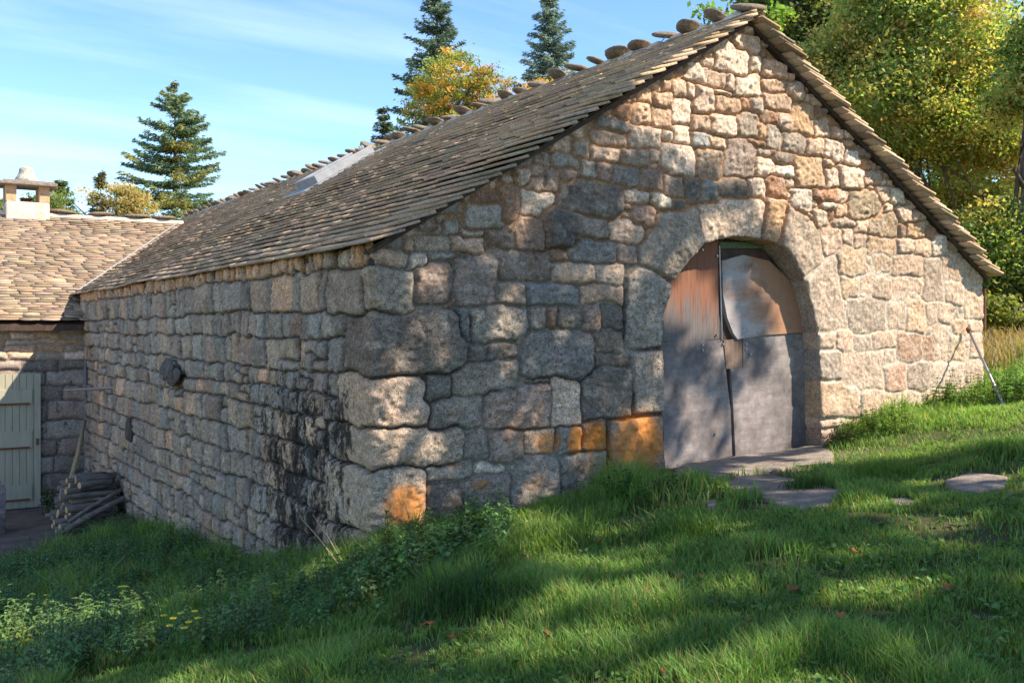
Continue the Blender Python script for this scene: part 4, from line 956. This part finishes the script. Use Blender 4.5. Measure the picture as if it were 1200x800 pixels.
# ------------------------------------------------------------------ shade trees beside and behind the camera
SH_WALL = [(425,660),(425,280),(470,280),(705,128),(745,178),(800,200),(835,212),(872,232),(880,262),(900,292),(925,330),(938,380),(945,440),(950,530),(955,560),(425,700)]
LIT = [(478,338,9,22),(480,395,10,9),(458,427,13,11),(505,425,15,11),(452,465,14,26),(450,515,12,22),(500,525,18,17),(470,595,22,28),(575,383,18,12),(592,500,28,9),(625,515,18,9),(672,515,8,18),(655,402,8,14),(680,415,6,12),
       (762,366,9,13),(607,262,10,12),(633,230,18,9),(700,325,22,8),(660,215,14,8),(742,318,18,7),(708,226,8,9),(752,508,12,22),(625,585,22,14),(533,580,10,22),(597,350,10,7),(690,368,7,12),(735,262,14,8),(760,250,10,10),(565,318,7,14),(700,180,18,8),(655,190,12,6),(600,290,12,6),
       (800,322,18,24),(832,262,12,16),(868,262,10,8),(890,390,18,16),(865,345,22,26),(833,345,6,28),(853,468,12,26),(800,425,10,18),(840,430,14,16),(918,452,20,28),(900,500,34,18),(830,505,16,12),(880,455,8,10),(800,515,10,20),(762,430,8,16),(850,300,20,10)]
LITG = [(1040,690,85,9),(640,662,36,14),(615,640,30,24),(560,660,20,8),(850,695,40,8),(1010,655,25,6),(1150,560,45,7),(870,770,38,14),(1060,780,45,7),(1165,768,28,10),(940,730,24,6),(450,662,44,7),(382,718,14,7),(745,655,22,6),(1100,640,28,5),(700,735,25,8),(560,740,30,6),(960,545,24,6),(870,555,26,5),(800,640,25,7),(1180,690,26,7),(480,770,30,7),(1000,790,30,6),(915,662,30,5),(560,620,20,14)]
def shade_pts():
    r = np.random.default_rng(77); out = []
    def lit(px, py, L_, q=1.):
        px = np.asarray(px); rs_ = 1.45*q
        m = np.zeros(len(px), bool)
        for a, b_, rx, ry in L_: m |= ((px-a)/(rx*rs_+2))**2+((py-b_)/(ry*rs_*.93+3))**2 < 1
        return m
    # wall
    n = 20000; x = r.uniform(-.3, W, n); z = r.uniform(-.4, 4.9, n); P = np.stack([x, 0*x, z], 1); a, b_ = to_px(P)
    thin = (fbm(x*4, z*4, 2, 3) > .64)
    m = inpoly(a, b_, SH_WALL) & ~lit(a, b_, LIT) & ~thin; out.append(P[m])
    # roof band
    n = 6000; y_ = r.uniform(-.3, 2.2, n); u_ = r.uniform(-.1, 4.6, n); P = np.array([0, 0, EAVE_Z])+np.outer(u_, UL)+np.outer(y_, [0, 1., 0]); a, b_ = to_px(P)
    m = inpoly(a, b_, [(390,300),(470,290),(705,132),(688,118),(640,150),(590,182),(540,215),(490,250),(440,270)]) & (fbm(u_*3, y_*3, 4, 3) < .6); out.append(P[m])
    # ground
    n = 125000; x = r.uniform(-9, 12, n); y_ = r.uniform(-14, 1.0, n); P = np.stack([x, y_, ground(x, y_)], 1); a, b_ = to_px(P); d = P-CAM; vis = (d @ FV) > 1.0
    shade = (y_ < -.0)
    litreg = inpoly(a, b_, [(948,528),(1010,545),(1100,532),(1210,535),(1600,520),(1600,380),(1150,380),(1000,470)])
    nf = fbm(x*1.9+5, y_*1.9, 3, 3); m = shade & (x < 7.0-.5*(y_+6)) & ~(litreg & vis) & ~(lit(a, b_, LITG, .72) & vis) & (nf < .64)
    m |= (x+.95*y_ < -.15) & (x > -5) & (y_ >= 0) & (y_ < 1.0) & (nf < .6)
    P = P[m]; keep = r.random(len(P)) < .95; out.append(P[keep])
    return np.concatenate(out), r
SP, r = shade_pts()
t_ = r.uniform(10.5, 15.5, len(SP)); wallp = (SP[:, 1] > -.02); t_[wallp] = r.uniform(9.5, 13.0, wallp.sum())
CP = SP+SUN[None]*t_[:, None]
# give each point to one of four trees by position
tb = np.array([[9.8, -7.3], [7.2, -12.5], [2.5, -15.5], [12.6, -12.0]])
own = np.argmin(((CP[:, None, :2]-tb[None])**2).sum(2), 1)
labs = ['tall leafy ash tree beside the lawn shading the gable', 'broad leafy ash tree behind the viewer shading the near lawn', 'leafy ash tree standing behind on the left lawn', 'leafy ash tree standing farthest up the slope']
print('SHADE', len(SP), np.bincount(own))
for k in range(4):
    P = CP[own == k]; bx, by = tb[k]; base = np.array([bx, by, gz(bx, by)-.1]); root = empty('ash_tree', tuple(base), labs[k], 'tree', 'trees shading the lawn')
    P3 = np.repeat(P, 2, axis=0)+r.normal(0, .05, (2*len(P), 3)); n = len(P3)
    N = unit(r.normal(size=(n, 3))+SUN*1.2); colr = np.array([.07, .11, .03])*r.uniform(.7, 1.5, (n, 1))
    leaves_mesh('crown', P3-base, N, r.uniform(.045, .08, n), colr, M_LEAF, root)
    b = MB(); top = P.mean(0)-base; b.tube([(0, 0, 0), top*np.array([.1, .1, .35]), top*np.array([.5, .5, .8]), top+np.array([0, 0, 1.2])], [.3, .24, .16, .04], 10); b.build('trunk', M_BARK, root, True)
    b = MB()
    for j in range(16):
        tg = P[r.integers(len(P))]-base; s0 = top*np.array([.3, .3, .5]); b.tube([s0, (s0+tg)/2+np.array([0, 0, .3]), tg], [.07, .04, .01], 6)
    b.build('branch', M_BARK, root, True)
# ------------------------------------------------------------------ grass
def blades(name, P, hgt, wid, colr, seed, label=None, lean=.5, parent=None, flat=False):
    r = np.random.default_rng(seed); n = len(P); a = r.uniform(0, 2*pi, n); d = np.stack([np.cos(a), np.sin(a), 0*a], 1); ln = (r.uniform(.1, 1, n)*lean*hgt)[:, None]
    a2 = a+r.uniform(.8, 2.3, n); w = np.stack([np.cos(a2), np.sin(a2), 0*a], 1)*wid[:, None]/2; up = np.array([0, 0, 1.])*hgt[:, None]
    b0 = P-up*.1; v = [b0-w, b0+w, P+up*.55+d*ln*.32-w*.8, P+up*.55+d*ln*.32+w*.8, P+up*.93+d*ln*1.1]
    V = np.stack(v, 1).reshape(-1, 3); K = np.arange(n)*5
    q = np.stack([K, K+1, K+3, K+2], 1); t3 = np.stack([K+2, K+3, K+4], 1)
    c = np.repeat(colr, 5, axis=0); c = c.reshape(n, 5, 3); c[:, :2] *= .75; c[:, 4] *= 1.15; c = c.reshape(-1, 3)
    return mesh_obj(name, V, [q, t3], M_GRASS, parent, False, {'col': np.clip(c, .003, .8)})
NETTLE_PX = [(-500,1000),(-500,640),(0,648),(70,627),(128,604),(160,600),(437,628),(500,628),(560,612),(600,618),(590,660),(560,690),(500,720),(420,745),(300,760),(100,790),(60,830)]
SLP_ = [[tuple(q[:2]) for q in p] for p in SL]
def sample(n, rmin, rmax, half, r, pw=1.0):
    u_ = r.random(n); rad = (rmin**pw+(rmax**pw-rmin**pw)*u_)**(1/pw); th = r.uniform(-half, half, n)
    x = CAM[0]+rad*(np.sin(th)*RV[0]+np.cos(th)*FV[0]); y = CAM[1]+rad*(np.sin(th)*RV[1]+np.cos(th)*FV[1]); return x, y, rad
r = np.random.default_rng(9)
x, y, rad = sample(760000, 2.6, 17, .72, r, .95)
z = ground(x, y); P = np.stack([x, y, z], 1); a, b_ = to_px(P)
ok = ~bld_mask(x, y) & ~((x > -.03) & (x < W) & (y > -.04))
for p in SLP_: ok &= ~inpoly(x, y, p)
ok &= ~((x < 0) & (y > 7.5)) 
bare = fbm(x*1.6+3, y*1.6+8, 4, 4); dd = np.hypot(np.maximum(np.abs(x-4.2)-.95, 0), np.maximum(np.abs(y+.5)-.55, 0))
bare = bare-.12*sm(5.2, 6, x+.3*y); ok &= ~((bare > .63) & (r.random(len(x)) < .85)); ok &= ~((dd < .10) & (r.random(len(x)) < .75)); ok &= ~((x < .0) & (y > 0) & (r.random(len(x)) < .6))
x, y, rad, P, a, b_, bare = x[ok], y[ok], rad[ok], P[ok], a[ok], b_[ok], bare[ok]; n = len(x)
long_ = np.maximum(sm(-.75, -.15, y)*sm(.2, .8, x)*sm(2.9, 2.4, x), sm(.8, .2, np.hypot(x-2.2, y+1.0)))*.32
wallr = sm(-.9, -.2, y)*(x > 5.4)*.5
net = inpoly(a, b_, NETTLE_PX)*.7
pat = fbm(x*1.1, y*1.1, 6, 3); pat2 = 1+.9*sm(.62, .85, vn(x*2.9, y*2.9, 5))
hgt = pat2*(.030+.05*sm(.35, .7, pat))*r.uniform(.6, 1.5, n)*(1+4.2*long_+1.5*wallr+1.6*net)
wid = (.0028+.00055*rad)*r.uniform(.8, 1.4, n)*(1+.6*long_)
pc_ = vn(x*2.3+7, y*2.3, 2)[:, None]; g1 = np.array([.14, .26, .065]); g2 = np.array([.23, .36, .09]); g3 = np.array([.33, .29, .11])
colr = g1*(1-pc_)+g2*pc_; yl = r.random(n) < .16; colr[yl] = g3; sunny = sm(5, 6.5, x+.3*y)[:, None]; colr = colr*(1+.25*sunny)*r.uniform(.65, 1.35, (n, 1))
print('GRASS', n)
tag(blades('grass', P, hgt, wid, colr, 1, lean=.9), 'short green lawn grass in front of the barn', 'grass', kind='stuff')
# dry field grass
x, y, rad = sample(150000, 13, 38, .72, r, 1.0); ok = (x > W+.4) & (x+.25*y > 9.6+r.normal(0, .3, len(x))) & (y-.12*x+2.0 > 1.0) ; x, y, rad = x[ok], y[ok], rad[ok]; n = len(x)
P = np.stack([x, y, ground(x, y)], 1)
colr = (np.array([.46, .33, .17])*(1-vn(x*.8, y*.8, 3)[:, None]*.5))*r.uniform(.7, 1.3, (n, 1)); gm = vn(x*.5+9, y*.5, 1) > .62; colr[gm] = np.array([.16, .20, .05])*r.uniform(.7, 1.3, (gm.sum(), 1))
tag(blades('dry_grass', P, .32*r.uniform(.5, 1.3, n), (.010+.0006*rad)*np.ones(n), colr, 2, lean=.9), 'tall straw coloured dry grass in the field at the right', 'dry grass', kind='stuff')
# ------------------------------------------------------------------ nettles and weeds
def plant_template(r, h, npair, ll):
    V = []; T = []; C = []
    def leaf(p, d, l, wd, droop):
        side = np.cross(d, [0, 0, 1.]); side /= np.linalg.norm(side)+1e-9; k0 = len(V)
        mid = [p, p+d*l*.33+np.array([0, 0, .04*l]), p+d*l*.68+np.array([0, 0, -droop*.35*l]), p+d*l+np.array([0, 0, -droop*l])]
        V.extend(mid)
        for s_ in (-1, 1):
            V.append(mid[0]*.75+mid[1]*.25+side*s_*wd*.75+np.array([0, 0, .10*wd])); V.append(mid[1]+side*s_*wd+d*l*.05+np.array([0, 0, .25*wd])); V.append(mid[2]+side*s_*wd*.62+np.array([0, 0, .2*wd]))
        for b_, s_ in ((4, 0), (7, 1)):
            tr = [(0, b_, 1), (b_, b_+1, 1), (1, b_+1, 2), (b_+1, b_+2, 2), (2, b_+2, 3)]
            for t in tr: T.append(tuple(k0+q for q in (t if s_ else t[::-1])))
        C.extend([r.uniform(.75, 1.25)]*10)
    a0 = r.uniform(0, pi); lx = r.normal(0, .12, 2)
    for i in range(npair):
        t = (i+1)/npair; z = h*(.25+.75*t); p = np.array([lx[0]*z, lx[1]*z, z]); l = ll*(1.1-.55*t**2)*r.uniform(.8, 1.15)
        for s_ in (0, pi):
            a = a0+i*pi/2+s_+r.normal(0, .2); d = np.array([cos(a), sin(a), r.uniform(.1, .5)]); d /= np.linalg.norm(d); leaf(p+d*.01, d, l, l*r.uniform(.24, .34), r.uniform(.25, .6))
    for j in range(4):
        a = a0+j*pi/2+.7; d = unit(np.array([cos(a), sin(a), .9])); leaf(np.array([lx[0]*h, lx[1]*h, h]), d, ll*.4, ll*.12, .1)
    k0 = len(V)                      # stem
    for z, w in ((-.05, .004), (h, .002)):
        for q in range(3): V.append(np.array([lx[0]*z+w*cos(q*2.1), lx[1]*z+w*sin(q*2.1), z]))
    for q in range(3): q2 = (q+1) % 3; T.append((k0+q, k0+q2, k0+3+q2)); T.append((k0+q, k0+3+q2, k0+3+q))
    C.extend([.8]*6)
    return np.array(V), np.array(T), np.array(C)
rt = np.random.default_rng(15); TPL = [plant_template(rt, rt.uniform(.24, .38), rt.integers(5, 8), rt.uniform(.06, .085)) for _ in range(10)]
def scatter(name, P, sc, colr, seed, parent=None, mat=None):
    r = np.random.default_rng(seed); Vs = []; Ts = []; Cs = []; k = 0; which = r.integers(0, len(TPL), len(P))
    for ti in range(len(TPL)):
        idx_ = np.where(which == ti)[0]
        if len(idx_) == 0: continue
        V, T, C = TPL[ti]; a = r.uniform(0, 2*pi, len(idx_)); ca, sa = np.cos(a), np.sin(a); s_ = sc[idx_]
        X = (V[None, :, 0]*ca[:, None]-V[None, :, 1]*sa[:, None])*s_[:, None]+P[idx_, 0][:, None]
        Y = (V[None, :, 0]*sa[:, None]+V[None, :, 1]*ca[:, None])*s_[:, None]+P[idx_, 1][:, None]
        Z = V[None, :, 2]*s_[:, None]+P[idx_, 2][:, None]; m = len(V)
        Vs.append(np.stack([X, Y, Z], -1).reshape(-1, 3)); Ts.append((T[None]+(np.arange(len(idx_))*m)[:, None, None]+k).reshape(-1, 3)); k += m*len(idx_)
        Cs.append((colr[idx_][:, None, :]*C[None, :, None]).reshape(-1, 3))
    return mesh_obj(name, np.concatenate(Vs), np.concatenate(Ts), M_WEED, parent, False, {'col': np.clip(np.concatenate(Cs), .003, .8)})
x, y, rad = sample(30000, 3.2, 20, .75, r, 1.1); P = np.stack([x, y, ground(x, y)], 1); a, b_ = to_px(P)
ok = inpoly(a, b_, NETTLE_PX) & ~bld_mask(x, y) & (x < 2.6) & ~((x > -.1) & (y > -.1)) & ~((y > 8.2+.35*(x+1)) & (x < 1)) & (fbm(x*1.2, y*1.2, 2, 2) > .34)
P = P[ok]; n = len(P); edge = sm(.2, .8, fbm(P[:, 0]*.8, P[:, 1]*.8, 1, 2))
h1 = np.array([.12, .21, .07]); colr = h1*r.uniform(.6, 1.4, (n, 1))*(1+r.normal(0, .08, (n, 3))); yel = r.random(n) < .06; colr[yel] = np.array([.16, .19, .04])
tag(scatter('nettles', P, r.uniform(.45, .95, n)*(.75+.4*edge), colr, 5), 'mass of green nettles on the bank left of the barn corner', 'nettles', kind='stuff'); print('NETTLES', n)
def rosette(n, r):
    x, y, rad = sample(n, 3, 12, .72, r, 1.2); P = np.stack([x, y, ground(x, y)+.01], 1); k = (fbm(x*1.5+20, y*1.5, 3, 3) > .52) & ~bld_mask(x, y) & (y < -.1)
    for p in SLP_: k &= ~inpoly(x, y, p)
    return P[k]
P = rosette(5200, r); n = len(P); V_ = []; rr_ = np.random.default_rng(3)
m_ = 6; aa = rr_.uniform(0, 2*pi, (n, m_)); dd_ = np.stack([np.cos(aa), np.sin(aa), rr_.uniform(.2, .9, (n, m_))], -1).reshape(-1, 3); ctr = np.repeat(P, m_, 0)+unit(dd_)*rr_.uniform(.02, .06, (n*m_, 1)); ctr[:, 2] += .02
cw = np.array([.10, .18, .045])*rr_.uniform(.6, 1.5, (n*m_, 1))
tag(leaves_mesh('clover', ctr, unit(np.array([0, 0, 1.])+rr_.normal(0, .45, (n*m_, 3))), rr_.uniform(.012, .026, n*m_), cw, M_WEED), 'low broad leaved weeds and clover mixed into the lawn', 'clover', kind='stuff')
# individual weed clumps along the wall and in the lawn
def clump(name, px, py, rad_, n, sc, base, label, seed, cat='weed', wall=False):
    c = gpt(px, py); r = np.random.default_rng(seed); q = r.normal(0, rad_*.5, (n, 2)); X = c[0]+q[:, 0]; Y = np.minimum(c[1]+q[:, 1], -.06) if wall else c[1]+q[:, 1]
    P = np.stack([X, Y, ground(X, Y)], 1)-c; colr = np.array(base)*r.uniform(.7, 1.35, (n, 1))
    o = scatter(name, P, r.uniform(.6, 1.2, n)*sc, colr, seed); o.location = c; tag(o, label, cat); return o
clump('weed_clump', 1185, 470, .4, 50, 1.0, (.08, .16, .03), 'bushy bright green weeds at the foot of the leaning metal pole', 61, wall=True)
clump('weed_clump', 1118, 478, .35, 40, .9, (.09, .16, .03), 'low leafy weeds against the wall left of the metal pole', 62, wall=True)
clump('weed_clump', 1030, 510, .35, 45, .8, (.10, .17, .03), 'low weeds against the wall right of the door below the pink stone', 63, wall=True)
clump('weed_clump', 985, 522, .2, 18, .6, (.10, .12, .04), 'small scruffy weeds at the right door jamb', 64, wall=True)
clump('weed_clump', 735, 590, .35, 40, .7, (.05, .11, .03), 'dark leafy weeds under the orange stained jamb stone', 65, wall=True)
clump('nettle_plant', 455, 668, .12, 6, 1.2, (.14, .20, .04), 'sunlit pale nettle tops left of the barn corner', 66, 'nettle')
clump('nettle_plant', 545, 652, .2, 16, 1.1, (.08, .15, .045), 'dark tall nettles in front of the dark base stones right of the corner', 67, 'nettle')
clump('nettle_plant', 270, 700, .10, 5, 1.3, (.12, .17, .03), 'pale nettle sprig standing above the nettle bank', 68, 'nettle')
c = np.array([-.75, 11.9, gz(-.75, 11.9)]); q = r.normal(0, .12, (16, 2)); P = np.stack([q[:, 0], q[:, 1], 0*q[:, 0]], 1); o = scatter('fern_plant', P, np.full(16, 1.3), np.tile([.06, .13, .03], (16, 1)), 69); o.location = c; tag(o, 'small green fern like plant at the right foot of the sage green door', 'plant')
# long grass tufts
def tuft(px, py, rad_, n, h, label, seed, colb=(.09, .17, .035)):
    c = gpt(px, py); r = np.random.default_rng(seed); q = r.normal(0, rad_*.5, (n, 2)); X, Y = c[0]+q[:, 0], np.minimum(c[1]+q[:, 1], -.05); P = np.stack([X, Y, ground(X, Y)], 1)-c
    o = blades('grass_tuft', P, h*r.uniform(.5, 1.2, n), .007*np.ones(n), np.array(colb)*r.uniform(.6, 1.4, (n, 1)), seed, lean=1.1); o.location = c; tag(o, label, 'grass tuft')
tuft(800, 632, .3, 600, .19, 'tall arching grass tuft left of the door slabs', 71)
tuft(650, 640, .45, 900, .18, 'long sunlit grass growing against the gable between corner and door', 72, (.13, .21, .045))
tuft(940, 575, .14, 300, .12, 'short dark grass tuft growing beside the door slab', 73, (.06, .12, .03))
tuft(1030, 560, .3, 700, .14, 'rounded bright grass tuft right of the slabs in front of the door', 74, (.12, .2, .04))
tuft(540, 720, .3, 400, .28, 'long dark grass tuft among the nettles in front', 75, (.05, .1, .03))
# dry stalks leaning on the side wall base
for k_, (p0x, p0y, p1x, p1y) in enumerate(((402, 655, 350, 604), (404, 652, 362, 603))):
    base = gpt(402, 668); b = MB(); dep = (base-CAM) @ FV; tpt = at(p1x, dep+.25, py=p1y); b.tube([(0, 0, 0), tuple((tpt-base)*.55+np.array([0, 0, .02])), tuple(tpt-base)], [.005, .004, .002], 5); o = b.build('dry_stalk', M_POLE, None); o.location = base+np.array([.03*k_, 0, 0])
    tag(o, ['longer dry straw stalk leaning left at the base of the side wall', 'shorter dry straw stalk beside the longer one at the side wall'][k_], 'stalk', 'dry stalks')
# fallen leaves
LV = [(388,0)]
leafpx = [(795,687),(758,702),(692,724),(751,722),(985,733),(440,660),(821,685),(742,742),(700,642),(845,640),(778,800),(615,660),(530,757),(730,640),(1036,770),(875,738),(640,752),(570,700),(655,700),(1000,655),(930,700),(500,742),(1110,700),(905,560),(985,520)]
lm = mat_plain('dead_leaf', (.30, .11, .04), .8, 60, .6, 1.3, .3)
for i, (a_, b__) in enumerate(leafpx):
    p = gpt(a_, b__); s_ = random.uniform(.022, .04); m = MB(); k = 9
    V = [(0, 0, .012)]+[(s_*(1+.25*cos(5*t*2*pi/k*1.0))*cos(t*2*pi/k), s_*.7*sin(t*2*pi/k), .012*sin(t*2.1)) for t in range(k)]
    V += [(x_, y_, z_-.003) for x_, y_, z_ in V]; n_ = k+1
    Fx = [(0, 1+j, 1+(j+1) % k) for j in range(k)]+[(n_, n_+1+(j+1) % k, n_+1+j) for j in range(k)]+[(1+j, n_+1+j, n_+1+(j+1) % k, 1+(j+1) % k) for j in range(k)]
    m.add(V, Fx); o = m.build('fallen_leaf', lm, None, True); o.location = (p[0], p[1], p[2]+.055); o.rotation_euler = (random.uniform(-.5, .5), random.uniform(-.5, .5), random.uniform(0, 6))
    tag(o, 'curled reddish brown fallen leaf lying in the grass', 'leaf', 'fallen leaves on the lawn')
# buttercups
ym = mat_plain('yellow_petals', (.75, .60, .03), .6, 30, .9, 1.1, .1)
for i, (a_, b__) in enumerate(((192,733),(203,738),(212,731),(221,744),(232,739),(199,748),(228,729),(216,752))):
    p = gpt(a_, b__+28); m = MB(); hgt_ = .23
    for k in range(5):
        an_ = k*2*pi/5; m.box((.012*cos(an_), .012*sin(an_), hgt_), (.009, .007, .002), rot=an_)
    o = m.build('buttercup', ym, None); o.location = tuple(p); m = MB(); m.tube([(0, 0, 0), (.005, 0, hgt_)], .0015, 4); m.build('stem', M_GRASS if False else mat_plain('stem_green', (.08, .14, .03)), o)
    tag(o, 'tiny yellow buttercup flower among the nettles at lower left', 'flower', 'buttercups in the nettles')
# ------------------------------------------------------------------ light, sky, camera
w = bpy.data.worlds.new('World'); scene.world = w; w.use_nodes = True; nt = w.node_tree; N_ = nt.nodes; bg = N_['Background']
sky_ = N_.new('ShaderNodeTexSky'); sky_.sky_type = 'NISHITA'; sky_.sun_disc = False; sky_.sun_elevation = math.asin(SUN[2]); sky_.sun_rotation = math.atan2(SUN[0], SUN[1]); sky_.altitude = 2500; sky_.air_density = 1.0; sky_.dust_density = .15; sky_.ozone_density = 1.6
tc = N_.new('ShaderNodeTexCoord'); sep = N_.new('ShaderNodeSeparateXYZ'); nt.links.new(tc.outputs['Generated'], sep.inputs[0])
def mth(op, a, b_=None):
    n = N_.new('ShaderNodeMath'); n.operation = op
    for i, v in ((0, a), (1, b_)):
        if v is None: continue
        if isinstance(v, (int, float)): n.inputs[i].default_value = v
        else: nt.links.new(v, n.inputs[i])
    return n.outputs[0]
zz = mth('MAXIMUM', mth('ADD', sep.outputs[2], .12), .03); cx2 = mth('DIVIDE', sep.outputs[0], zz); cy2 = mth('DIVIDE', sep.outputs[1], zz)
cmb = N_.new('ShaderNodeCombineXYZ'); nt.links.new(cx2, cmb.inputs[0]); nt.links.new(cy2, cmb.inputs[1])
mp = N_.new('ShaderNodeMapping'); mp.inputs['Rotation'].default_value = (0, 0, radians(28)); mp.inputs['Scale'].default_value = (.35, 1.5, 1); mp.inputs['Location'].default_value = (1.3, .4, 0); nt.links.new(cmb.outputs[0], mp.inputs[0])
ns = N_.new('ShaderNodeTexNoise'); ns.inputs['Scale'].default_value = 1.1; ns.inputs['Detail'].default_value = 6; ns.inputs['Roughness'].default_value = .55; nt.links.new(mp.outputs[0], ns.inputs['Vector'])
mr = N_.new('ShaderNodeMapRange'); mr.inputs[1].default_value = .47; mr.inputs[2].default_value = .8; mr.inputs[4].default_value = .42; nt.links.new(ns.outputs[0], mr.inputs[0])
mx = N_.new('ShaderNodeMix'); mx.data_type = 'RGBA'; nt.links.new(mr.outputs[0], mx.inputs[0]); hs = N_.new('ShaderNodeHueSaturation'); hs.inputs['Saturation'].default_value = 1.12; hs.inputs['Value'].default_value = .84; nt.links.new(sky_.outputs[0], hs.inputs['Color']); nt.links.new(hs.outputs[0], mx.inputs[6]); mx.inputs[7].default_value = (4.0, 4.5, 5.2, 1)
nt.links.new(mx.outputs[2], bg.inputs[0]); bg.inputs[1].default_value = .15
sl_ = bpy.data.lights.new('sun', 'SUN'); sl_.energy = 3.9; sl_.angle = radians(.53); sl_.color = (1, .88, .71); so = bpy.data.objects.new('sun', sl_); COL.objects.link(so)
from mathutils import Vector
so.rotation_euler = Vector(tuple(SUN)).to_track_quat('Z', 'Y').to_euler(); so.location = (10, -10, 20)
cd = bpy.data.cameras.new('camera'); co = bpy.data.objects.new('camera', cd); COL.objects.link(co); scene.camera = co
cd.sensor_width = 36; cd.lens = 36*F_PX/1200; cd.shift_y = -15/1200; cd.clip_end = 3000; cd.clip_start = .05
co.location = tuple(CAM); co.rotation_euler = (pi/2, 0, math.atan2(-FV[0], FV[1]))
vs = scene.view_settings; vs.view_transform = 'Standard'; vs.look = 'None'; vs.exposure = 1.45; vs.gamma = 1
